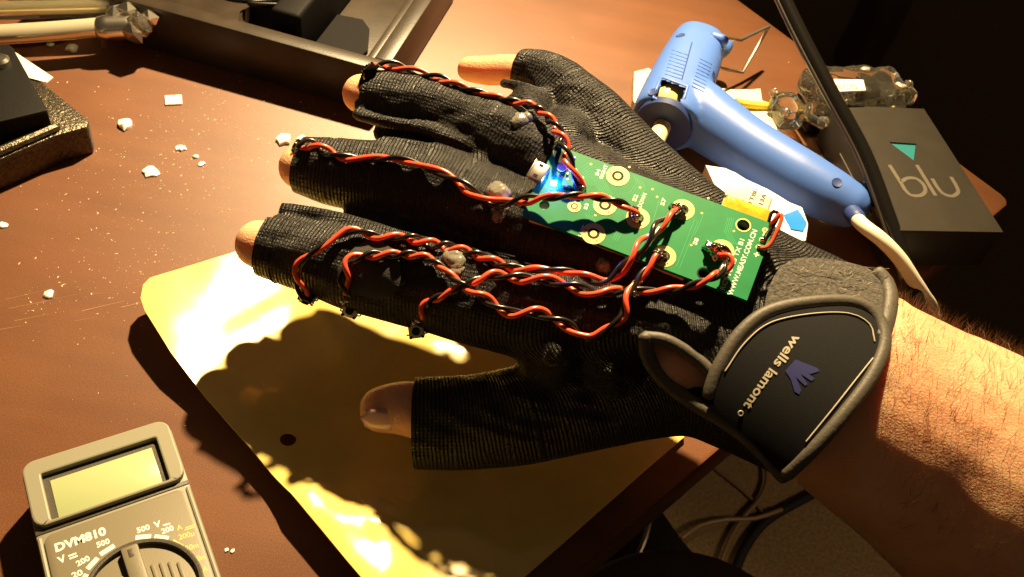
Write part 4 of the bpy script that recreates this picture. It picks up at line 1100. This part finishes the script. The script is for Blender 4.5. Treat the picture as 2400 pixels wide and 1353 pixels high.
# blue and white pouch under the gun handle
P, T, _ = cdt([tuple(G(u, v, 26).xy) for u, v in ((1655, 385), (1700, 392), (1800, 440), (1880, 485), (1896, 520), (1890, 560), (1820, 560), (1700, 480))], 5)
po = thing('packet', 'crinkled white and blue plastic packet under the handle of the glue gun', 'packet', G(1780, 470, 0))
pz = lambda p: Vector((p[0], p[1], 25 + 1.8 * noise.noise(Vector((p[0] * .09, p[1] * .09, 2)))))
mk('film', sheet(MB(), P, T, pz, lambda p: Vector((p[0], p[1], .4))), 'pouch_white', po, smooth=40)
P, T, _ = cdt([tuple(G(u, v, 26).xy) for u, v in ((1838, 500), (1870, 490), (1893, 520), (1884, 540), (1855, 534))], 4)
mk('blue_print', sheet(MB(), P, T, lambda p: pz(p) + Vector((0, 0, .5)), lambda p: pz(p) - Vector((0, 0, .2))), 'pouch_blue', po, smooth=40)

# ================================================================== dark carton with the printed name
HB = 24.0
tr, br, blc = G(2166, 256, HB), G(2352, 546, HB), G(2108, 542, HB)
XF = Frame(Vector((blc.x, blc.y, 0)), br - blc, tr - br)
BW_, BLn = (br - blc).length, (tr - br).length
carton = thing('carton', 'dark grey flat carton with pale lettering and a teal triangle', 'box', XF.p(BW_ / 2, BLn / 2, 0))
tri = [XF.px(u, v, HB) for u, v in ((2083, 334), (2147, 338), (2142, 378))]
if (Vector(tri[1]) - Vector(tri[0])).cross(Vector(tri[2]) - Vector(tri[0])) < 0: tri = tri[::-1]
mk('sleeve', MB().box(XF, 0, BW_, 0, BLn, 1, HB - .6, .5), 'box_side', carton)
P, T, _ = cdt([(.2, .2), (BW_ - .2, .2), (BW_ - .2, BLn - .2), (.2, BLn - .2)], 8, [tri])
mk('lid', sheet(MB(), P, T, lambda p: XF.p(p[0], p[1], HB + .3), lambda p: XF.p(p[0], p[1], HB - .58)), 'box_grey', carton, smooth=False)
mk('teal_inset', MB().add([XF.p(*q, HB - .5) for q in tri], [(0, 1, 2)]), 'teal', carton, smooth=False)
lm = MB()
def stroke(pts, wd=2.0, z=HB + .36):
    p = spline([Vector((*XF.px(u, v, HB), 0)) for u, v in pts], .8)
    for i in range(len(p) - 1):
        t = (p[i + 1] - p[i]).normalized(); n = Vector((-t.y, t.x, 0)) * wd / 2
        n0 = n; 
        t2 = (p[min(i + 2, len(p) - 1)] - p[i]).normalized(); n1 = Vector((-t2.y, t2.x, 0)) * wd / 2
        lm.add([XF.p(*(p[i] + n0).xy, z), XF.p(*(p[i] - n0).xy, z), XF.p(*(p[i + 1] - n1).xy, z), XF.p(*(p[i + 1] + n1).xy, z)], [(0, 1, 2, 3)])
stroke([(2084, 388), (2098, 410), (2112, 432), (2122, 448), (2136, 459), (2158, 459), (2168, 448), (2162, 432), (2146, 420), (2126, 419), (2112, 427)])
stroke([(2148, 388), (2170, 424), (2192, 460)])
stroke([(2184, 420), (2196, 440), (2210, 455), (2230, 461), (2244, 453), (2242, 440), (2228, 416)])
mk('lettering', lm, 'blu_print', carton, smooth=False)
mk('side_print', MB().tube([XF.p(-.15, BLn * .72, HB * .55), XF.p(-.15, BLn * .25, HB * .55)], .35, 5), 'blu_print', carton)

# ================================================================== clear case with a label
case = thing('clear_case', 'clear amber-tinted plastic case with a white paper label behind the dark rod', 'case', G(1980, 210, 0))
CF = Frame(G(1985, 205, 24), G(2090, 190, 24) - G(1900, 195, 24), Vector((0, 1, 0)))
cb = MB(); cb.box(CF, -24, 34, -14, 14, -10, 6, 5, 4)
cb = remesh(cb, 1.4, 3)
for i, v in enumerate(cb.v): cb.v[i] = v + Vector((0, 0, 1.4 * noise.noise(v * .16)))
mk('shell', cb, 'clear_amber', case, smooth='all')
rr = random.Random(5)
mk('base', MB().box(CF, -22, 32, -12, 12, -23.5, -10.4, 3), 'black_gloss', case)
for k in range(3):
    x, y = rr.uniform(-20, 30), rr.uniform(-10, 11)
    mk('bead', MB().blob(CF.p(x, y, rr.uniform(5.5, 8)), (rr.uniform(1.5, 3.2), rr.uniform(1.2, 2.2), 1.2), CF, .4, 2, k), 'brass_glint', case, smooth='all')
sb = MB(); sb.box(CF, -40, -25, -12, 8, -20, -6, 3, 3); sb = remesh(sb, 1.4, 3)
mk('end_block', sb, 'clear_amber', case, smooth='all')
for k, q in enumerate(((-39, 6, -7), (-39, -10, -8), (-22, -21, -6), (-14, -16, -6), (44, 6, -4))):
    P = CF.p(*q)
    mk('knob', MB().blob(P, 2.4 + (k % 3) * .4, CF, .1, 3), 'clear_plastic', case, smooth='all')
    mk('pivot', MB().blob(P + Vector((0, 0, 2.2)), .9, CF, .1, 2), 'bright_steel', case, smooth='all')
mk('clip', MB().box(CF, 34, 46, -4, 8, -12, -3, 2), 'clear_amber', case)
mk('strut', MB().tube(spline([CF.p(-26, -10, -4), CF.p(-28, -16, -6), CF.p(-22, -21, -8)], 2), 2.4, 10, round_end=True), 'clear_amber', case, smooth='all')
lq = [CF.px(u, v, 7.5) for u, v in ((1953, 188), (2022, 190), (2028, 214), (1962, 217))]
mk('paper_label', MB().prism(CF, lq, 7.6, 8.2), 'paper', case, smooth=False)
tx = MB(); frame_text(tx, CF, 'ECG', 1968, 209, 2012, 208, 4.2, 8.3); mk('label_lettering', tx, 'print_black', case, smooth=False)

# ================================================================== dark rod crossing in front
rp = [U(1808, -60, 474), U(1872, 75, 466), U(1945, 215, 457), U(2024, 362, 449), U(2080, 510, 440), U(2138, 680, 432), U(2195, 850, 424)]
rp = [rp[0] + (rp[0] - rp[1]) * .9] + rp + [rp[-1] + (rp[-1] - rp[-2]) * 2, rp[-1] + (rp[-1] - rp[-2]) * 5]
rod = thing('rod', 'slim black rod slanting across the upper right in front of the carton', 'rod', rp[-1])
fine = spline(rp, 5)
mk('shaft', MB().tube(fine, [4.0] * len(fine), 16, round_end=True), 'black_gloss', rod, smooth='all')
mk('rib', MB().tube([p + RIGHT * -3.6 - FW * 1.2 for p in fine], 1.1, 8, round_end=True), 'black_plastic', rod, smooth='all')

# ================================================================== black tray
TZ = 27.0
fr, fl_, rb = G(902, 168, TZ), G(367, 20, TZ), G(1003, 3, TZ)
TF = Frame(Vector((fr.x, fr.y, 0)), fr - fl_, rb - fr)
TLn, TWd = 190.0, 120.0
tray = thing('tray', 'black plastic tray with raised rim holding coiled leads, at the top of the desk', 'tray', TF.p(-TLn / 2, TWd / 2, 0))
mk('floor', MB().box(TF, -TLn + 4, -5, 5, TWd - 4, 2, 6, .4), 'black_plastic', tray)
def wall(x0, x1, y0, y1, z1=TZ, taper=2.5):
    mb = MB(); z0 = .5
    vs_ = [TF.p(*q) for q in ((x0 + taper, y0 + taper, z0), (x1 - taper, y0 + taper, z0), (x1 - taper, y1 - taper, z0), (x0 + taper, y1 - taper, z0), (x0, y0, z1), (x1, y0, z1), (x1, y1, z1), (x0, y1, z1))]
    return mb.add(vs_, [(0, 3, 2, 1), (4, 5, 6, 7), (0, 1, 5, 4), (1, 2, 6, 5), (2, 3, 7, 6), (3, 0, 4, 7)])
def rim(x0, x1, y0, y1): return MB().box(TF, x0, x1, y0, y1, .5, TZ, .9)
mk('front_wall', rim(-TLn, 0, 0, 9), 'black_plastic', tray)
mk('side_wall', rim(-9, 0, 9.05, TWd), 'black_plastic', tray)
mk('side_wall', rim(-TLn, -TLn + 9, 9.05, TWd), 'black_plastic', tray)
mk('back_wall', rim(-TLn + 9.05, -9.05, TWd - 9, TWd), 'black_plastic', tray)
mk('inner_ledge', MB().box(TF, -TLn + 9.1, -9.1, 9.1, 12, 6, TZ - 4, .8), 'black_plastic', tray)
mk('inner_ledge', MB().box(TF, -14, -9.1, 12.1, TWd - 9.1, 6, TZ - 3, .8), 'black_plastic', tray)
dq = TF.px(668, 62, TZ)
mk('divider', MB().box(TF, dq[0] - 8, dq[0] + 8, dq[1], TWd - 9.1, 6, TZ + 8, 2.5, 3), 'black_matte', tray)
dq2 = TF.px(602, 50, TZ)
mk('pocket', MB().lathe(TF, dq2[0], dq2[1] + 8, [(13, 6), (12.5, TZ - 2), (11, TZ - 1.5), (10, 8), (.01, 8)], 30), 'black_plastic', tray)
P, T, _ = cdt([TF.px(u, v, 8) for u, v in ((725, 40), (745, 22), (790, 36), (850, 48), (866, 70), (862, 120), (840, 138), (716, 92))], 5)
tag(mk('divider_shadow', sheet(MB(), P, T, lambda p: TF.p(p[0], p[1], 8.6), lambda p: TF.p(p[0], p[1], 6.2)), 'black_matte', smooth=40), 'dark flat patch standing for the divider shadow in the right compartment of the black tray', 'pad')  # shade beside the divider, built as a dark slab on the tray floor
ld = MB(); cc = Vector(TF.px(545, 10, TZ)); pts = []
for k in range(64):
    an = k * .28; pts.append(TF.p(cc.x - 22 + k * .75 + 9 * math.cos(an), cc.y + 5 + 7 * math.sin(an * 1.1), TZ + 1.5 + 3 * math.sin(an * .5) ** 2))
tag(mk('coiled_lead', ld.tube(spline(pts, 1.5), 1.5, 8, round_end=True), 'black_gloss', smooth='all'), 'thin black lead coiled along the rim of the black tray', 'lead')

# ================================================================== cast iron stand on the left
st = thing('iron_stand', 'dark cast iron tool stand with a speckled base at the left edge', 'stand', G(60, 300, 0))
BZ = 16.0
def lo(u, v, z): q = G(u, v, z); return (q.x, q.y)
mk('base', MB().prism(WORLD, [lo(-120, 425, BZ), lo(128, 318, BZ), lo(205, 296, BZ), lo(208, 280, BZ), lo(110, 200, BZ), lo(68, 170, BZ), lo(-120, 150, BZ)][::-1], .3, BZ, 1.2), 'cast_iron', st)
mk('clamp_block', MB().prism(WORLD, [lo(-120, 318, 26), lo(113, 262, 26), lo(28, 108, 26), lo(-120, 96, 26)][::-1], BZ + .2, 27, 1.5), 'black_matte', st)
mk('edge_lip', MB().tube([G(-60, 382, BZ + 1), G(130, 300, BZ + 1)], 2.2, 8, round_end=True), 'cast_iron', st)
pv = G(2, 150, 27); mk('bolt', MB().lathe(Frame(pv, (1, 0, 0), (0, 1, 0)), 0, 0, [(4.2, 0), (4.2, 2.4), (3, 3.6), (.01, 3.8)], 24), 'bright_steel', st)
mk('post', MB().tube([G(-70, 250, 27), G(-90, 240, 120)], 5, 16), 'steel', st)
mk('arm', MB().tube([G(-90, 240, 112), G(60, 300, 150)], 3, 12, round_end=True), 'steel', st) if False else None
P = [lo(28, 110, 19), lo(122, 172, 19), lo(107, 184, 19), lo(62, 172, 19)]
tag(mk('paper_scrap', MB().prism(WORLD, P[::-1], BZ + .3, BZ + .8), 'paper', smooth=False), 'white pointed paper scrap on the cast iron stand', 'paper')

# ================================================================== shiny clear tool at the top left
tl = thing('clear_tool', 'shiny clear plastic tool with a steel collar and knobbly end at the top left corner', 'tool', G(180, 60, 0))
TZ2 = 16
def rodp(name, pts, r, m_): return mk(name, MB().tube(spline(pts, 3), r, 18, round_end=True), m_, tl, smooth='all')
rodp('lower_barrel', [G(-80, 86, TZ2), G(90, 76, TZ2), G(215, 66, TZ2), G(250, 62, TZ2)], 4.8, 'brass_glint')
rodp('upper_barrel', [G(-80, 22, TZ2 + 4), G(100, 18, TZ2 + 4), G(250, 14, TZ2 + 4)], 5.5, 'clear_amber')
rodp('core', [G(-80, 22, TZ2 + 4), G(100, 18, TZ2 + 4), G(250, 14, TZ2 + 4)], 2.4, 'brass_glint')
mk('red_reflection', MB().prism(WORLD, [lo(-80, 60, 12), lo(150, 42, 12), lo(150, 56, 12), lo(-80, 76, 12)][::-1], 3, 10), 'reflection_red', tl)  # reflection between the barrels, put in as a red-coloured strip
rodp('steel_collar', [G(246, 66, TZ2), G(304, 64, TZ2)], 6.4, 'bright_steel')
rodp('collar_tab', [G(246, 78, TZ2), G(244, 108, 4)], 1.4, 'steel')
rr = random.Random(11)
for k in range(15):
    u = rr.uniform(262, 350); v = rr.uniform(2, 44) if k < 8 else rr.uniform(48, 84)
    if k >= 8: u = rr.uniform(312, 348)
    mk('facet', MB().blob(G(u, v, TZ2 + rr.uniform(-2, 7)), (rr.uniform(4, 7), rr.uniform(3.5, 6), rr.uniform(4, 6)), WORLD, .5, 1, k), 'clear_plastic' if k % 2 else 'bright_steel', tl, smooth=False)

# ================================================================== glue crumbs on the desk
def crumb(label, u, v, r, h, seed, box=None):
    r *= .88; P = G(u, v, h * .5)
    if box:
        F = Frame(G(u, v, 0), G(u + 10, v - 1, 0) - G(u - 10, v, 0), (0, 1, 0)); mb = MB().box(F, -box[0], box[0], -box[1], box[1], .05, h, .2)
    else:
        q = random.Random(seed * 7 + 1); n = 11
        pl = [(P.x + r * (1.05 + q.uniform(-.45, .25)) * math.cos(2 * math.pi * k / n), P.y + r * (1.05 + q.uniform(-.45, .25)) * math.sin(2 * math.pi * k / n)) for k in range(n)]
        t_, tr_, _ = cdt(pl, max(.5, r * .4)); mb = MB()
        hh_ = lambda p: Vector((p[0], p[1], .25 + h * .55 * max(0, 1 - ((p[0] - P.x) ** 2 + (p[1] - P.y) ** 2) / (r * 1.35) ** 2) * (1 + .7 * noise.noise(Vector((p[0] * .5, p[1] * .5, seed))))))
        sheet(mb, t_, tr_, hh_, lambda p: Vector((p[0], p[1], .05)))
    return tag(mk('glue_crumb', mb, 'glue_chip', smooth=50 if not box else 30), label, 'crumb', 'white glue crumbs on the desk')
crumb('small square white chip on the open desk below the tray', 407, 237, 0, 1.0, 0, (4.0, 3.6))
crumb('white glue crumb touching the shadow of the iron stand', 292, 285, 4.6, 5, 1)
crumb('white glue crumb, largest on the open desk, left of the small triangular one', 352, 399, 4.0, 3, 2)
crumb('small triangular white crumb right of the iron stand', 424, 345, 2.6, 2, 3)
crumb('tiny round white crumb, upper one of a close pair', 459, 366, 1.5, 1.4, 4)
crumb('tiny white crumb, lower one of a close pair', 472, 383, 1.7, 1.5, 5)
crumb('bright white glue lump beside the middle fingertip', 666, 321, 4.6, 5, 6)
crumb('small white glue lump hidden behind the middle fingertip button', 707, 322, 2.6, 3, 7)
crumb('lone white crumb on the desk left of the amber sheet', 115, 687, 2.4, 2, 8)
crumb('tiny white crumb by the multimeter, left one of two', 531, 1289, .8, .9, 9)
crumb('tiny white crumb by the multimeter, right one of two', 545, 1291, .9, .9, 10)
crumb('white crumb at the left edge of the photo', 6, 526, 2.0, 1.6, 11)
crumb('shiny clear glue scrap under the clear tool', 168, 110, 4.0, 3, 12)
crumb('small shiny glue scrap left of the larger one under the clear tool', 118, 101, 2.2, 2, 13)
# dust and shavings: nobody could count them
ds = MB(); rr = random.Random(21)
def speck(u, v, r):
    P = G(u, v, .12); a = rr.uniform(0, 6.28); e = rr.uniform(1, 2.6)
    dx = Vector((math.cos(a), math.sin(a), 0)) * r * e; dy = Vector((-math.sin(a), math.cos(a), 0)) * r; up = Vector((0, 0, r * .9))
    ds.add([P - dx - dy * .6, P + dx - dy, P + dx * .8 + dy, P - dx * .7 + dy * .8, P + up], [(0, 1, 4), (1, 2, 4), (2, 3, 4), (3, 0, 4), (3, 2, 1, 0)])
for k in range(1300):
    m_ = rr.random()
    if m_ < .45: u, v = rr.gauss(560, 170), rr.gauss(300, 90)
    elif m_ < .7: u, v = rr.gauss(330, 150), rr.gauss(480, 110)
    elif m_ < .85: u = rr.uniform(60, 640); v = 690 - (u - 60) * .17 + rr.gauss(0, 40)
    else: u, v = rr.uniform(0, 1900), rr.uniform(60, 1000)
    if u < 0 or v < 40 or u > 2000: continue
    speck(u, v, rr.choice((.08, .08, .10, .12, .15, .26)))
tag(mk('desk_dust', ds, 'dust', smooth=False), 'fine pale glue dust and shavings scattered on the desk', 'dust', kind='stuff')
# scratches on the desk top
sc_ = MB()
for k in range(26):
    u = rr.uniform(-20, 620); v = 760 - u * .22 + rr.gauss(0, 22); L = rr.uniform(20, 120)
    a, b = G(u, v, .06), G(u + L, v - L * .22 + rr.gauss(0, 2), .06); n = (b - a).cross(Vector((0, 0, 1))).normalized() * rr.uniform(.05, .16)
    sc_.add([a - n, b - n * .4, b + n * .4, a + n], [(0, 1, 2, 3)])
mat('scratch', (.34, .17, .08), .5)
o = mk('scratch', sc_, 'scratch', desk, smooth=False); tag(o, kind='stuff')

# ================================================================== beyond the desk
FZ = -640
def fcable(label, pts, r, m_, z=FZ):
    return tag(mk('floor_cable', MB().tube(spline([G(u, v, z + r + 1) for u, v in pts], 12), r, 8, round_end=True), m_, smooth='all'), label, 'cable', 'cables on the carpet')
fcable('thick black cable curving over the carpet below the forearm', [(1960, 1130), (1880, 1172), (1800, 1218), (1755, 1270), (1730, 1320), (1715, 1380)], 5.5, 'black_matte')
fcable('thin brown cable crossing straight down the carpet by the glove strap', [(1640, 1070), (1690, 1110), (1740, 1150), (1775, 1185), (1790, 1210)], 2.2, 'brown_cable')
fcable('thin brown cable hooking down from the strap end', [(1795, 1095), (1797, 1130), (1780, 1170), (1740, 1215), (1710, 1265), (1690, 1320)], 2.6, 'brown_cable', FZ + 5)
fcable('thin brown cable arching across the carpet', [(1600, 1260), (1640, 1232), (1700, 1218), (1770, 1215), (1830, 1195)], 2.8, 'brown_cable', FZ + 9)
bx = [lo(u, v, -440) for u, v in ((1300, 1420), (1552, 1192), (1600, 1262), (1660, 1330), (1720, 1420))]
cab = thing('floor_cabinet', 'dark low cabinet on the carpet under the desk edge', 'cabinet', (bx[1][0], bx[1][1], FZ))
mk('carcass', MB().prism(WORLD, bx, FZ + 1, -440, 4), 'black_matte', cab)
mk('cord_loop', MB().tube(spline([G(1405, 1310, -430), G(1450, 1270, -430), G(1518, 1215, -425), G(1512, 1260, -425), G(1492, 1310, -430), G(1480, 1370, -430)], 6), 2.4, 8, round_end=True), 'tarnish', cab)
cu = G(1640, 1590, -330)
stool = thing('stool', 'dark brown rounded stool seat at the bottom of the picture', 'stool', (cu.x, cu.y, FZ))
SF = Frame((cu.x, cu.y, 0), (1, 0, 0), (0, 1, 0))
mk('seat', MB().lathe(SF, 0, 0, [(.01, -322), (70, -326), (98, -338), (108, -358), (100, -376), (.01, -380)], 40), 'dark_wood', stool, smooth='all')
mk('pedestal', MB().lathe(SF, 0, 0, [(14, -378), (14, FZ + 20), (70, FZ + 4), (70, FZ + 1)], 24), 'black_matte', stool)
# chair back rail in the dark beyond the far edge
chr_ = thing('chair', 'dim dark wooden chair frame in the shadow beyond the desk', 'chair', G(2080, 60, FZ))
mk('rail', MB().tube(spline([G(2010, 130, -160), G(2055, 50, -120), G(2085, -20, -90)], 10), 22, 14, round_end=True), 'dark_wood', chr_, smooth='all')
mk('leg', MB().tube([G(2010, 130, -160), G(2020, 120, FZ + 2)], 20, 12), 'dark_wood', chr_)
mk('leg', MB().tube([G(2085, -20, -90), G(2075, 0, FZ + 2)], 20, 12), 'dark_wood', chr_)

for o in bpy.data.objects:
    if '_o' in o: del o['_o']
